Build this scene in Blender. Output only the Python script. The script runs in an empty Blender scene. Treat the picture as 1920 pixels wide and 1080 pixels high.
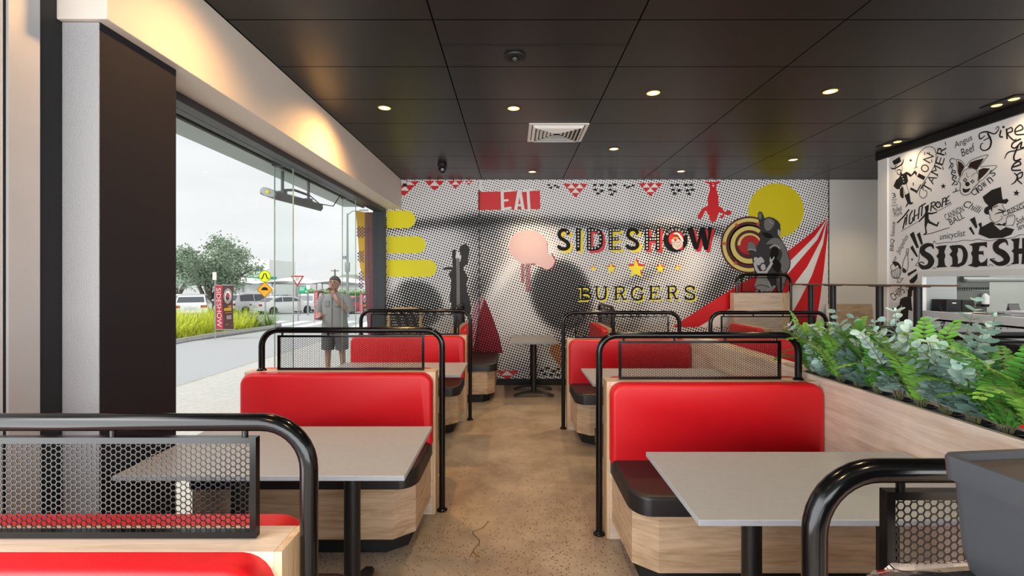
import bpy, bmesh, math, random
from mathutils import Vector, Matrix, Euler
from mathutils.geometry import tessellate_polygon
random.seed(7)
scene = bpy.context.scene
COL = scene.collection
PI = math.pi

# ------------------------------------------------------------------ camera
F, CX, CY, CZ = 885.0, 962.0, 527.0, 1.557
cam_d = bpy.data.cameras.new('camera')
cam = bpy.data.objects.new('camera', cam_d)
COL.objects.link(cam)
cam.location = (0, 0, CZ)
cam.rotation_euler = (PI / 2, 0, 0)
cam_d.sensor_width = 36.0
cam_d.lens = 36.0 * F / 1920.0
cam_d.shift_x = -2.0 / 1920.0
cam_d.shift_y = -13.0 / 1920.0
cam_d.clip_start = 0.02
cam_d.clip_end = 400
scene.camera = cam

# ------------------------------------------------------------------ view
scene.view_settings.view_transform = 'Standard'
scene.view_settings.look = 'None'
scene.view_settings.gamma = 1.0
scene.view_settings.exposure = 0.25
scene.view_settings.use_curve_mapping = False

# ------------------------------------------------------------------ world: bright overcast
w = bpy.data.worlds.new('overcast'); scene.world = w
w.use_nodes = True
nt = w.node_tree; nt.nodes.clear()
wo = nt.nodes.new('ShaderNodeOutputWorld'); bg = nt.nodes.new('ShaderNodeBackground')
tc = nt.nodes.new('ShaderNodeTexCoord'); mp = nt.nodes.new('ShaderNodeMapping')
mp.inputs['Scale'].default_value = (1.2, 1.2, 5.0)
nz = nt.nodes.new('ShaderNodeTexNoise'); nz.inputs['Scale'].default_value = 1.6; nz.inputs['Detail'].default_value = 5
cr = nt.nodes.new('ShaderNodeValToRGB')
cr.color_ramp.elements[0].position = 0.3; cr.color_ramp.elements[0].color = (.66, .66, .67, 1)
cr.color_ramp.elements[1].position = 0.7; cr.color_ramp.elements[1].color = (.80, .80, .81, 1)
nt.links.new(tc.outputs['Generated'], mp.inputs['Vector']); nt.links.new(mp.outputs[0], nz.inputs['Vector'])
nt.links.new(nz.outputs['Fac'], cr.inputs['Fac']); nt.links.new(cr.outputs[0], bg.inputs['Color'])
bg.inputs['Strength'].default_value = 1.13
nt.links.new(bg.outputs[0], wo.inputs['Surface'])

def light(name, kind, loc, rot, energy, color=(1, 1, 1), **kw):
    d = bpy.data.lights.new(name, kind); d.energy = energy; d.color = color
    for k, v in kw.items(): setattr(d, k, v)
    o = bpy.data.objects.new(name, d); COL.objects.link(o)
    o.location = loc; o.rotation_euler = rot
    return o
# soft overcast sun, high from the street side and behind
light('sun', 'SUN', (-20, -20, 30), (math.radians(38), 0, math.radians(-40)), 2.9, (1, .985, .96), angle=math.radians(50))
# added fill for daylight: unseen lamps behind the camera and on the street side
light('rear_fill', 'AREA', (1.2, -3.4, 1.5), (PI / 2, 0, 0), 330, (.97, .985, 1), shape='RECTANGLE', size=6.5, size_y=2.4)
light('street_fill', 'AREA', (-2.0, -1.2, 1.45), (PI / 2, 0, -PI / 2), 150, (.96, .98, 1), shape='RECTANGLE', size=3.6, size_y=2.3)
light('kitchen_light', 'AREA', (5.6, 3.6, 2.6), (0, 0, 0), 42, (1, .98, .94), shape='RECTANGLE', size=1.4, size_y=2.4)
LAMP_COL = (1.0, .73, .43)
LAMP_W = 50

# ------------------------------------------------------------------ helpers
def lin(c):
    if isinstance(c, str):
        c = [int(c[i:i + 2], 16) / 255 for i in (0, 2, 4)]
        return tuple(x / 12.92 if x <= .04045 else ((x + .055) / 1.055) ** 2.4 for x in c)
    return tuple(c)

MATS = {}
def mat(name, col, rough=.5, metal=0.0, spec=.5, bump=0, bscale=60, coat=0, emit=0, noise=0, nscale=8, trans=0, alpha=1, sheen=0):
    if name in MATS: return MATS[name]
    m = bpy.data.materials.new(name); m.use_nodes = True
    t = m.node_tree; p = t.nodes['Principled BSDF']; L = t.links.new
    c = lin(col) + (1,)
    p.inputs['Base Color'].default_value = c
    p.inputs['Roughness'].default_value = rough
    p.inputs['Metallic'].default_value = metal
    p.inputs['Specular IOR Level'].default_value = spec
    if coat:
        p.inputs['Coat Weight'].default_value = coat; p.inputs['Coat Roughness'].default_value = .12
    if trans: p.inputs['Transmission Weight'].default_value = trans
    if alpha < 1: p.inputs['Alpha'].default_value = alpha
    if emit:
        p.inputs['Emission Color'].default_value = c; p.inputs['Emission Strength'].default_value = emit
    if noise or bump:
        tcn = t.nodes.new('ShaderNodeTexCoord')
    if noise:
        n = t.nodes.new('ShaderNodeTexNoise'); n.inputs['Scale'].default_value = nscale; n.inputs['Detail'].default_value = 6
        L(tcn.outputs['Object'], n.inputs['Vector'])
        r = t.nodes.new('ShaderNodeValToRGB')
        r.color_ramp.elements[0].position = .3; r.color_ramp.elements[1].position = .7
        r.color_ramp.elements[0].color = tuple(x * (1 - noise) for x in c[:3]) + (1,)
        r.color_ramp.elements[1].color = tuple(min(1, x * (1 + noise)) for x in c[:3]) + (1,)
        L(n.outputs['Fac'], r.inputs['Fac']); L(r.outputs[0], p.inputs['Base Color'])
    if bump:
        n2 = t.nodes.new('ShaderNodeTexNoise'); n2.inputs['Scale'].default_value = bscale; n2.inputs['Detail'].default_value = 3
        L(tcn.outputs['Object'], n2.inputs['Vector'])
        b = t.nodes.new('ShaderNodeBump'); b.inputs['Strength'].default_value = bump; b.inputs['Distance'].default_value = .01
        L(n2.outputs['Fac'], b.inputs['Height']); L(b.outputs[0], p.inputs['Normal'])
    MATS[name] = m
    return m

def wood(name, scale, a='d6c3b0', b='b8a18c', rough=.5):
    """pale sawn oak laminate; scale is the stretch of the grain along each axis"""
    m = bpy.data.materials.new(name); m.use_nodes = True
    t = m.node_tree; p = t.nodes['Principled BSDF']; L = t.links.new
    tcn = t.nodes.new('ShaderNodeTexCoord'); mpn = t.nodes.new('ShaderNodeMapping'); mpn.inputs['Scale'].default_value = scale
    L(tcn.outputs['Object'], mpn.inputs['Vector'])
    n = t.nodes.new('ShaderNodeTexNoise'); n.inputs['Scale'].default_value = 1.0; n.inputs['Detail'].default_value = 8; n.inputs['Roughness'].default_value = .62; n.inputs['Distortion'].default_value = .9
    L(mpn.outputs[0], n.inputs['Vector'])
    n2 = t.nodes.new('ShaderNodeTexNoise'); n2.inputs['Scale'].default_value = 5.5; n2.inputs['Detail'].default_value = 4
    L(mpn.outputs[0], n2.inputs['Vector'])
    mx = t.nodes.new('ShaderNodeMath'); mx.operation = 'MULTIPLY_ADD'; mx.inputs[1].default_value = .35
    L(n2.outputs['Fac'], mx.inputs[0]); L(n.outputs['Fac'], mx.inputs[2])
    r = t.nodes.new('ShaderNodeValToRGB'); e = r.color_ramp.elements
    e[0].position = .48; e[0].color = lin(b) + (1,); e[1].position = .80; e[1].color = lin(a) + (1,)
    L(mx.outputs[0], r.inputs['Fac']); L(r.outputs[0], p.inputs['Base Color'])
    p.inputs['Roughness'].default_value = rough
    bm_ = t.nodes.new('ShaderNodeBump'); bm_.inputs['Strength'].default_value = .12; bm_.inputs['Distance'].default_value = .004
    L(n2.outputs['Fac'], bm_.inputs['Height']); L(bm_.outputs[0], p.inputs['Normal'])
    return m

def glass_mat(name, tint=(.97, .985, .98), refl=1.0):
    m = bpy.data.materials.new(name); m.use_nodes = True
    t = m.node_tree; t.nodes.clear(); L = t.links.new
    o = t.nodes.new('ShaderNodeOutputMaterial'); mx = t.nodes.new('ShaderNodeMixShader')
    tr = t.nodes.new('ShaderNodeBsdfTransparent'); tr.inputs[0].default_value = tint + (1,)
    g = t.nodes.new('ShaderNodeBsdfGlossy'); g.inputs['Roughness'].default_value = .01
    lw = t.nodes.new('ShaderNodeLayerWeight'); lw.inputs['Blend'].default_value = .5
    pw = t.nodes.new('ShaderNodeMath'); pw.operation = 'POWER'; pw.inputs[1].default_value = 5; L(lw.outputs['Facing'], pw.inputs[0])
    ml = t.nodes.new('ShaderNodeMath'); ml.operation = 'MULTIPLY_ADD'; ml.inputs[1].default_value = .9 * refl; ml.inputs[2].default_value = .03 * refl; L(pw.outputs[0], ml.inputs[0])
    L(ml.outputs[0], mx.inputs[0]); L(tr.outputs[0], mx.inputs[1]); L(g.outputs[0], mx.inputs[2]); L(mx.outputs[0], o.inputs[0])
    return m

def tag(o, label=None, cat=None, group=None, kind=None):
    if label: o['label'] = label
    if cat: o['category'] = cat
    if group: o['group'] = group
    if kind: o['kind'] = kind
    return o

def empty(name, loc=(0, 0, 0), label=None, cat=None, group=None, rz=0):
    o = bpy.data.objects.new(name, None); COL.objects.link(o)
    o.location = loc; o.rotation_euler = (0, 0, rz); o.empty_display_size = .05
    return tag(o, label, cat, group)

class MB:
    def __init__(s): s.bm = bmesh.new()
    def v(s, p): return s.bm.verts.new(p)
    def f(s, vs):
        try: return s.bm.faces.new(vs)
        except ValueError: return None
    def box(s, x0, x1, y0, y1, z0, z1, bev=0, seg=2):
        P_ = [(x, y, z) for z in (z0, z1) for y in (y0, y1) for x in (x0, x1)]
        vs = [s.v(p) for p in P_]
        fs = [s.f([vs[i] for i in q]) for q in ((0, 2, 3, 1), (4, 5, 7, 6), (0, 1, 5, 4), (2, 6, 7, 3), (0, 4, 6, 2), (1, 3, 7, 5))]
        if bev:
            es = list({e for f_ in fs for e in f_.edges})
            bmesh.ops.bevel(s.bm, geom=es, offset=bev, segments=seg, profile=.5, affect='EDGES')
        return s
    def loops(s, rings, cap0=True, cap1=True, closed=True):
        R = [[s.v(p) for p in r] for r in rings]
        n = len(R[0])
        for a, b in zip(R, R[1:]):
            for i in range(n if closed else n - 1):
                j = (i + 1) % n
                s.f([a[i], a[j], b[j], b[i]])
        if cap0: s.f(list(reversed(R[0])))
        if cap1: s.f(R[-1])
        return s
    def prism(s, poly, axis, a0, a1):
        def mk(p, a):
            return {'x': (a, p[0], p[1]), 'y': (p[0], a, p[1]), 'z': (p[0], p[1], a)}[axis]
        return s.loops([[mk(p, a0) for p in poly], [mk(p, a1) for p in poly]])
    def tube(s, pts, r, seg=10, caps=True):
        pts = [Vector(p) for p in pts]
        rr = r if isinstance(r, (list, tuple)) else [r] * len(pts)
        T = []
        for i in range(len(pts)):
            a = pts[max(0, i - 1)]; b = pts[min(len(pts) - 1, i + 1)]
            T.append((b - a).normalized())
        up = Vector((0, 0, 1)) if abs(T[0].z) < .9 else Vector((1, 0, 0))
        nrm = T[0].cross(up).normalized()
        rings = []
        for i, p in enumerate(pts):
            nrm = (nrm - T[i] * nrm.dot(T[i])).normalized()
            bn = T[i].cross(nrm)
            rings.append([p + (nrm * math.cos(2 * PI * k / seg) + bn * math.sin(2 * PI * k / seg)) * rr[i] for k in range(seg)])
        return s.loops(rings, caps, caps)
    def lathe(s, prof, c=(0, 0, 0), seg=24, axis='z', cap=True):
        rings = []
        for (r, h) in prof:
            ring = []
            for k in range(seg):
                a = 2 * PI * k / seg; x, y = r * math.cos(a), r * math.sin(a)
                ring.append({'z': (c[0] + x, c[1] + y, c[2] + h), 'y': (c[0] + x, c[1] + h, c[2] + y), 'x': (c[0] + h, c[1] + x, c[2] + y)}[axis])
            rings.append(ring)
        return s.loops(rings, cap, cap)
    def ball(s, c, r, u=12, v=8):
        if not isinstance(r, (list, tuple)): r = (r, r, r)
        rings = []
        for i in range(1, v):
            a = PI * i / v
            rings.append([(c[0] + r[0] * math.sin(a) * math.cos(2 * PI * k / u), c[1] + r[1] * math.sin(a) * math.sin(2 * PI * k / u), c[2] - r[2] * math.cos(a)) for k in range(u)])
        return s.loops(rings)
    def quad(s, *ps):
        s.f([s.v(p) for p in ps]); return s
    def xf(s, M):
        bmesh.ops.transform(s.bm, matrix=M, verts=s.bm.verts[:]); return s
    def build(s, name, m, parent=None, smooth=True, angle=.6, loc=None, flip=True):
        if flip: bmesh.ops.recalc_face_normals(s.bm, faces=s.bm.faces[:])
        me = bpy.data.meshes.new(name); s.bm.to_mesh(me); s.bm.free()
        if smooth and len(me.polygons):
            me.polygons.foreach_set('use_smooth', [True] * len(me.polygons))
            me.set_sharp_from_angle(angle=angle)
        o = bpy.data.objects.new(name, me); COL.objects.link(o)
        if m: me.materials.append(m)
        if parent: o.parent = parent
        if loc: o.location = loc
        return o

def rrect(x0, x1, y0, y1, radii, n=6):
    """rounded rectangle, radii for corners (x0y0, x1y0, x1y1, x0y1)"""
    if not isinstance(radii, (list, tuple)): radii = [radii] * 4
    out = []
    cs = [(x0, y0, PI, 1, 1), (x1, y0, 1.5 * PI, -1, 1), (x1, y1, 0, -1, -1), (x0, y1, .5 * PI, 1, -1)]
    for (x, y, a0, sx, sy), r in zip(cs, radii):
        for k in range(n + 1):
            a = a0 + k / n * PI / 2
            out.append((x + sx * r + r * math.cos(a), y + sy * r + r * math.sin(a)))
    return out

def copy_tree(o, parent=None):
    c = o.copy(); COL.objects.link(c)
    if parent: c.parent = parent
    for ch in list(o.children): copy_tree(ch, c)
    return c

def arc(cx, cz, r, a0, a1, n=10):
    return [(cx + r * math.cos(a0 + (a1 - a0) * k / n), cz + r * math.sin(a0 + (a1 - a0) * k / n)) for k in range(n + 1)]

# ------------------------------------------------------------------ flat artwork painted on walls and signs
_TXT = {}
def text_tris(s, shear=0.0):
    key = (s, shear)
    if key in _TXT: return _TXT[key]
    cu = bpy.data.curves.new('t', 'FONT'); cu.body = s; cu.shear = shear; cu.resolution_u = 4
    ob = bpy.data.objects.new('t', cu); COL.objects.link(ob)
    bpy.context.view_layer.update()
    me = bpy.data.meshes.new_from_object(ob.evaluated_get(bpy.context.evaluated_depsgraph_get()))
    vs = [tuple(v.co[:2]) for v in me.vertices]; fs = [tuple(p.vertices) for p in me.polygons]
    bpy.data.objects.remove(ob); bpy.data.curves.remove(cu); bpy.data.meshes.remove(me)
    x0 = min(v[0] for v in vs); x1 = max(v[0] for v in vs); y0 = min(v[1] for v in vs); y1 = max(v[1] for v in vs)
    vs = [((x - x0) / (x1 - x0), (y - y0) / (y1 - y0)) for x, y in vs]
    _TXT[key] = (vs, fs)
    return _TXT[key]

class Art:
    """2-D drawing in a picture frame (origin, units per frame unit) mapped to a wall by mapf(x, y, layer)"""
    def __init__(s, mapf, frame=(0, 0, 1), layer=1):
        s.m = mapf; s.fr = frame; s.layer = layer; s.bm = bmesh.new(); s.k = 0
    def pt(s, p):
        return (s.fr[0] + p[0] / s.fr[2], s.fr[1] + p[1] / s.fr[2])
    def V(s, p): return s.bm.verts.new(s.m(*s.pt(p), s.layer + (s.k % 90) * .01))   # overlapping strokes each lie a hair above the last
    def F(s, vs):
        try: s.bm.faces.new(vs)
        except ValueError: pass
    def poly(s, pts):
        s.k += 1
        tris = tessellate_polygon([[Vector((p[0], p[1], 0)) for p in pts]])
        vs = [s.V(p) for p in pts]
        for t in tris: s.F([vs[i] for i in t])
        return s
    def disc(s, c, rx, ry=None, n=28, rot=0):
        ry = ry or rx; cr_, sr = math.cos(rot), math.sin(rot)
        return s.poly([(c[0] + rx * math.cos(a) * cr_ - ry * math.sin(a) * sr, c[1] + rx * math.cos(a) * sr + ry * math.sin(a) * cr_) for a in [2 * PI * k / n for k in range(n)]])
    def ring(s, c, r0, r1, a0=0, a1=2 * PI, n=48, asp=1.0, sp0=0, sp1=0):
        A = []; B = []; s.k += 1
        for k in range(n + 1):
            t = k / n; a = a0 + (a1 - a0) * t
            ra = r0 + sp0 * t; rb = r1 + sp1 * t
            A.append(s.V((c[0] + ra * math.cos(a), c[1] + ra * math.sin(a) * asp))); B.append(s.V((c[0] + rb * math.cos(a), c[1] + rb * math.sin(a) * asp)))
        for k in range(n): s.F([A[k], A[k + 1], B[k + 1], B[k]])
        return s
    def stroke(s, pts, w_, closed=False, caps='round'):
        n = len(pts); ws = w_ if isinstance(w_, (list, tuple)) else [w_] * n
        seq = list(range(n)) + ([0] if closed else [])
        for a, b in zip(seq, seq[1:]):
            p, q = Vector(pts[a]), Vector(pts[b]); d = q - p
            if d.length < 1e-6: continue
            s.k += 1
            nn = Vector((-d.y, d.x)).normalized()
            s.F([s.V(p + nn * ws[a] / 2), s.V(q + nn * ws[b] / 2), s.V(q - nn * ws[b] / 2), s.V(p - nn * ws[a] / 2)])
        for i in range(n):
            if caps == 'round' or (0 < i < n - 1) or closed:
                if ws[i] > .3: s.disc(pts[i], ws[i] / 2, n=10)
        return s
    def curve(s, pts, w_, closed=False, n=6, caps='round'):
        P_ = [Vector(p) for p in pts]; out = []; W = []
        m_ = len(P_); ws = w_ if isinstance(w_, (list, tuple)) else [w_] * m_
        rng = range(m_ if closed else m_ - 1)
        for i in rng:
            p0 = P_[(i - 1) % m_] if closed or i > 0 else P_[i]; p1 = P_[i]; p2 = P_[(i + 1) % m_]
            p3 = P_[(i + 2) % m_] if closed or i + 2 < m_ else p2
            for k in range(n):
                t = k / n
                out.append(.5 * ((2 * p1) + (p2 - p0) * t + (2 * p0 - 5 * p1 + 4 * p2 - p3) * t * t + (3 * p1 - p0 - 3 * p2 + p3) * t ** 3))
                W.append(ws[i] * (1 - t) + ws[(i + 1) % m_] * t)
        if not closed: out.append(P_[-1]); W.append(ws[-1])
        return s.stroke(out, W, closed, caps)
    def smooth(s, pts, n=5):
        P_ = [Vector(p) for p in pts]; out = []; m_ = len(P_)
        for i in range(m_):
            p0, p1, p2, p3 = P_[i - 1], P_[i], P_[(i + 1) % m_], P_[(i + 2) % m_]
            for k in range(n):
                t = k / n
                out.append(.5 * ((2 * p1) + (p2 - p0) * t + (2 * p0 - 5 * p1 + 4 * p2 - p3) * t * t + (3 * p1 - p0 - 3 * p2 + p3) * t ** 3))
        return s.poly([(p.x, p.y) for p in out])
    def star(s, c, r, k=.42, rot=0):
        return s.poly([(c[0] + (r if i % 2 == 0 else r * k) * math.sin(rot + PI * i / 5), c[1] - (r if i % 2 == 0 else r * k) * math.cos(rot + PI * i / 5)) for i in range(10)])
    def text(s, t, c, w_, h_, rot=0, shear=0.0, flipx=False):
        """text fitted to a w x h box centred on c, turned clockwise by rot degrees"""
        s.k += 1; vs, fs = text_tris(t, shear); a = math.radians(rot); ca, sa = math.cos(a), math.sin(a)
        V_ = []
        for x, y in vs:
            u = (x - .5) * w_ * (-1 if flipx else 1); v_ = -(y - .5) * h_
            V_.append(s.V((c[0] + u * ca - v_ * sa, c[1] + u * sa + v_ * ca)))
        for f_ in fs: s.F([V_[i] for i in f_])
        return s
    def build(s, name, m, parent=None, label=None):
        me = bpy.data.meshes.new(name); s.bm.to_mesh(me); s.bm.free(); me.materials.append(m)
        o = bpy.data.objects.new(name, me); COL.objects.link(o)
        if parent:
            o.parent = parent; o.matrix_parent_inverse = Matrix.Translation(-Vector(parent.location))
        if label: o['label'] = label
        return o

# ------------------------------------------------------------------ materials
BLACKM = mat('black_powder_coat', '080809', .17, spec=.38)
BLACKP = mat('black_plinth', '101010', .6)
COLUMN = mat('black_column', '222228', .75, spec=.25, bump=.1, bscale=200)
RED = mat('red_vinyl', 'd0101c', .42, spec=.45, bump=.06, bscale=220)
BLKV = mat('black_vinyl', '1d1a1c', .42, bump=.08, bscale=220)
WOODX = wood('oak_laminate', (1.6, 16, 22))
WOODY = wood('oak_laminate_long', (16, 1.4, 20), 'e4d4c4', 'c9b29c')
WOODZ = wood('oak_edge', (16, 22, 1.6), 'd8bc98', 'b6966f')
WOODS = wood('oak_seat_base', (1.4, 3, 18), 'd0b497', 'a58868')
GREYT = mat('grey_laminate', 'a3a7ad', .35, noise=.04, nscale=40)
WHITE = mat('white_paint', 'e6e5e2', .6)
WHITEG = mat('white_gloss_panel', 'e4e1db', .12)
BLACKI = mat('black_ink', '100e0d', .6, spec=.2)
REDI = mat('red_ink', 'd40812', .45)
YELI = mat('yellow_ink', 'f2e500', .45)
WHITEI = mat('white_ink', 'e9e6e2', .5)
CHROME = mat('galvanised_steel', '9a9d9f', .35, metal=.9)
# ================================================================== ROOM SHELL
H = 3.075; YB = 7.07
def struct(o): o['kind'] = 'structure'; return o

# floor: polished tan concrete with dark aggregate
m = bpy.data.materials.new('polished_concrete'); m.use_nodes = True
t = m.node_tree; p = t.nodes['Principled BSDF']; L = t.links.new
tcn = t.nodes.new('ShaderNodeTexCoord')
n1 = t.nodes.new('ShaderNodeTexNoise'); n1.inputs['Scale'].default_value = 2.2; n1.inputs['Detail'].default_value = 12; n1.inputs['Roughness'].default_value = .70
L(tcn.outputs['Object'], n1.inputs['Vector'])
r1 = t.nodes.new('ShaderNodeValToRGB'); e = r1.color_ramp.elements
e[0].position = .3; e[0].color = lin('837261') + (1,); e[1].position = .72; e[1].color = lin('b9ab99') + (1,)
L(n1.outputs['Fac'], r1.inputs['Fac'])
# aggregate chips, thinning out down the aisle
vo = t.nodes.new('ShaderNodeTexVoronoi'); vo.inputs['Scale'].default_value = 85
L(tcn.outputs['Object'], vo.inputs['Vector'])
wn = t.nodes.new('ShaderNodeTexWhiteNoise'); L(vo.outputs['Position'], wn.inputs['Vector'])
nm = t.nodes.new('ShaderNodeTexNoise'); nm.inputs['Scale'].default_value = .9; nm.inputs['Detail'].default_value = 3
L(tcn.outputs['Object'], nm.inputs['Vector'])
sx = t.nodes.new('ShaderNodeSeparateXYZ'); L(tcn.outputs['Object'], sx.inputs[0])
mr = t.nodes.new('ShaderNodeMapRange'); mr.inputs['From Min'].default_value = 1.6; mr.inputs['From Max'].default_value = 4.2
mr.inputs['To Min'].default_value = .62; mr.inputs['To Max'].default_value = .02
L(sx.outputs['Y'], mr.inputs['Value'])
ad = t.nodes.new('ShaderNodeMath'); ad.operation = 'MULTIPLY'; L(mr.outputs[0], ad.inputs[0])
mr2 = t.nodes.new('ShaderNodeMapRange'); mr2.inputs['From Min'].default_value = .38; mr2.inputs['From Max'].default_value = .62; mr2.inputs['To Min'].default_value = .15; mr2.inputs['To Max'].default_value = 1.0
L(nm.outputs['Fac'], mr2.inputs['Value']); L(mr2.outputs[0], ad.inputs[1])
lt = t.nodes.new('ShaderNodeMath'); lt.operation = 'LESS_THAN'; L(wn.outputs['Value'], lt.inputs[0]); L(ad.outputs[0], lt.inputs[1])
ld = t.nodes.new('ShaderNodeMath'); ld.operation = 'LESS_THAN'; ld.inputs[1].default_value = .40; L(vo.outputs['Distance'], ld.inputs[0])
ml = t.nodes.new('ShaderNodeMath'); ml.operation = 'MULTIPLY'; L(lt.outputs[0], ml.inputs[0]); L(ld.outputs[0], ml.inputs[1])
mx = t.nodes.new('ShaderNodeMix'); mx.data_type = 'RGBA'
L(ml.outputs[0], mx.inputs['Factor']); L(r1.outputs[0], mx.inputs['A']); mx.inputs['B'].default_value = lin('5e4a3a') + (1,)
L(mx.outputs['Result'], p.inputs['Base Color'])
p.inputs['Roughness'].default_value = .3; p.inputs['Specular IOR Level'].default_value = .4
FLOORM = m
b = MB(); b.box(-2.05, 7.2, -4.2, YB + .1, -.1, 0); struct(b.build('floor', FLOORM, smooth=False))
# saw-cut cracks near the aisle
a = Art(lambda x, y, l: (x, y, .0006 * l), (0, 0, 1))
a.curve([(-.16, 3.06), (-.19, 2.98), (-.25, 2.92), (-.2, 2.82), (-.23, 2.72), (-.19, 2.66)], .006)
a.curve([(-.23, 2.72), (-.245, 2.66)], .005)
o = a.build('floor_crack', mat('crack', '5a4632', .8)); tag(o, 'thin dark crack in the concrete of the aisle', 'crack')

# ceiling: satin black tiles
m = bpy.data.materials.new('black_ceiling_tile'); m.use_nodes = True
t = m.node_tree; p = t.nodes['Principled BSDF']; L = t.links.new
tcn = t.nodes.new('ShaderNodeTexCoord'); sx = t.nodes.new('ShaderNodeSeparateXYZ'); L(tcn.outputs['Object'], sx.inputs[0])
def groove(axis, off, per, wd):
    a1 = t.nodes.new('ShaderNodeMath'); a1.operation = 'SUBTRACT'; a1.inputs[1].default_value = off; L(sx.outputs[axis], a1.inputs[0])
    a2 = t.nodes.new('ShaderNodeMath'); a2.operation = 'PINGPONG'; a2.inputs[1].default_value = per / 2; L(a1.outputs[0], a2.inputs[0])
    a3 = t.nodes.new('ShaderNodeMath'); a3.operation = 'LESS_THAN'; a3.inputs[1].default_value = wd; L(a2.outputs[0], a3.inputs[0])
    return a3
g1 = groove('X', -.466, 1.2, .0048); g2 = groove('Y', 2.742, .6, .0045)
gm = t.nodes.new('ShaderNodeMath'); gm.operation = 'MAXIMUM'; L(g1.outputs[0], gm.inputs[0]); L(g2.outputs[0], gm.inputs[1])
mx = t.nodes.new('ShaderNodeMix'); mx.data_type = 'RGBA'; L(gm.outputs[0], mx.inputs['Factor'])
mx.inputs['A'].default_value = lin('1d1a1a') + (1,); mx.inputs['B'].default_value = (.004, .004, .004, 1)
L(mx.outputs['Result'], p.inputs['Base Color']); p.inputs['Roughness'].default_value = .36
sg = t.nodes.new('ShaderNodeMath'); sg.operation = 'MULTIPLY_ADD'; sg.inputs[1].default_value = -.35; sg.inputs[2].default_value = .35; L(gm.outputs[0], sg.inputs[0]); L(sg.outputs[0], p.inputs['Specular IOR Level'])
bp = t.nodes.new('ShaderNodeBump'); bp.invert = True; bp.inputs['Strength'].default_value = .6; bp.inputs['Distance'].default_value = .004
L(gm.outputs[0], bp.inputs['Height']); L(bp.outputs[0], p.inputs['Normal'])
CEILM = m
b = MB(); b.box(-2.05, 7.2, -4.2, YB + .1, H, H + .1); struct(b.build('ceiling', CEILM, smooth=False))
b = MB(); b.box(-.466 + .006, .728, 3.036, 3.046, H - .003, H); struct(b.build('trim_1', mat('groove_black', '060606', .7), smooth=False))

# ---- back wall with the halftone dot print; the print's ink density is stored on the wall's own mesh
def halftone(name, paper, ink, pitch=.0367, ang=-18, const=None, rough=.5):
    m = bpy.data.materials.new(name); m.use_nodes = True
    t = m.node_tree; p = t.nodes['Principled BSDF']; L = t.links.new
    tcn = t.nodes.new('ShaderNodeTexCoord'); mpn = t.nodes.new('ShaderNodeMapping')
    mpn.inputs['Rotation'].default_value = (0, math.radians(ang), 0); k = 2 * PI / pitch; mpn.inputs['Scale'].default_value = (k, k, k)
    L(tcn.outputs['Object'], mpn.inputs['Vector'])
    sx = t.nodes.new('ShaderNodeSeparateXYZ'); L(mpn.outputs[0], sx.inputs[0])
    c1 = t.nodes.new('ShaderNodeMath'); c1.operation = 'COSINE'; L(sx.outputs['X'], c1.inputs[0])
    c2 = t.nodes.new('ShaderNodeMath'); c2.operation = 'COSINE'; L(sx.outputs['Z'], c2.inputs[0])
    s_ = t.nodes.new('ShaderNodeMath'); s_.operation = 'ADD'; L(c1.outputs[0], s_.inputs[0]); L(c2.outputs[0], s_.inputs[1])
    th = t.nodes.new('ShaderNodeMath'); th.operation = 'MULTIPLY_ADD'; th.inputs[1].default_value = 4.0; th.inputs[2].default_value = -2.0
    if const is None:
        at = t.nodes.new('ShaderNodeAttribute'); at.attribute_name = 'ink'; L(at.outputs['Fac'], th.inputs[0])
    else: th.inputs[0].default_value = const
    a2 = t.nodes.new('ShaderNodeMath'); a2.operation = 'ADD'; L(s_.outputs[0], a2.inputs[0]); L(th.outputs[0], a2.inputs[1])
    mrn = t.nodes.new('ShaderNodeMapRange'); mrn.inputs['From Min'].default_value = -.12; mrn.inputs['From Max'].default_value = .12
    L(a2.outputs[0], mrn.inputs['Value'])
    mx = t.nodes.new('ShaderNodeMix'); mx.data_type = 'RGBA'; L(mrn.outputs[0], mx.inputs['Factor'])
    mx.inputs['A'].default_value = lin(paper) + (1,); mx.inputs['B'].default_value = lin(ink) + (1,)
    L(mx.outputs['Result'], p.inputs['Base Color']); p.inputs['Roughness'].default_value = rough; p.inputs['Specular IOR Level'].default_value = .2
    return m

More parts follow.
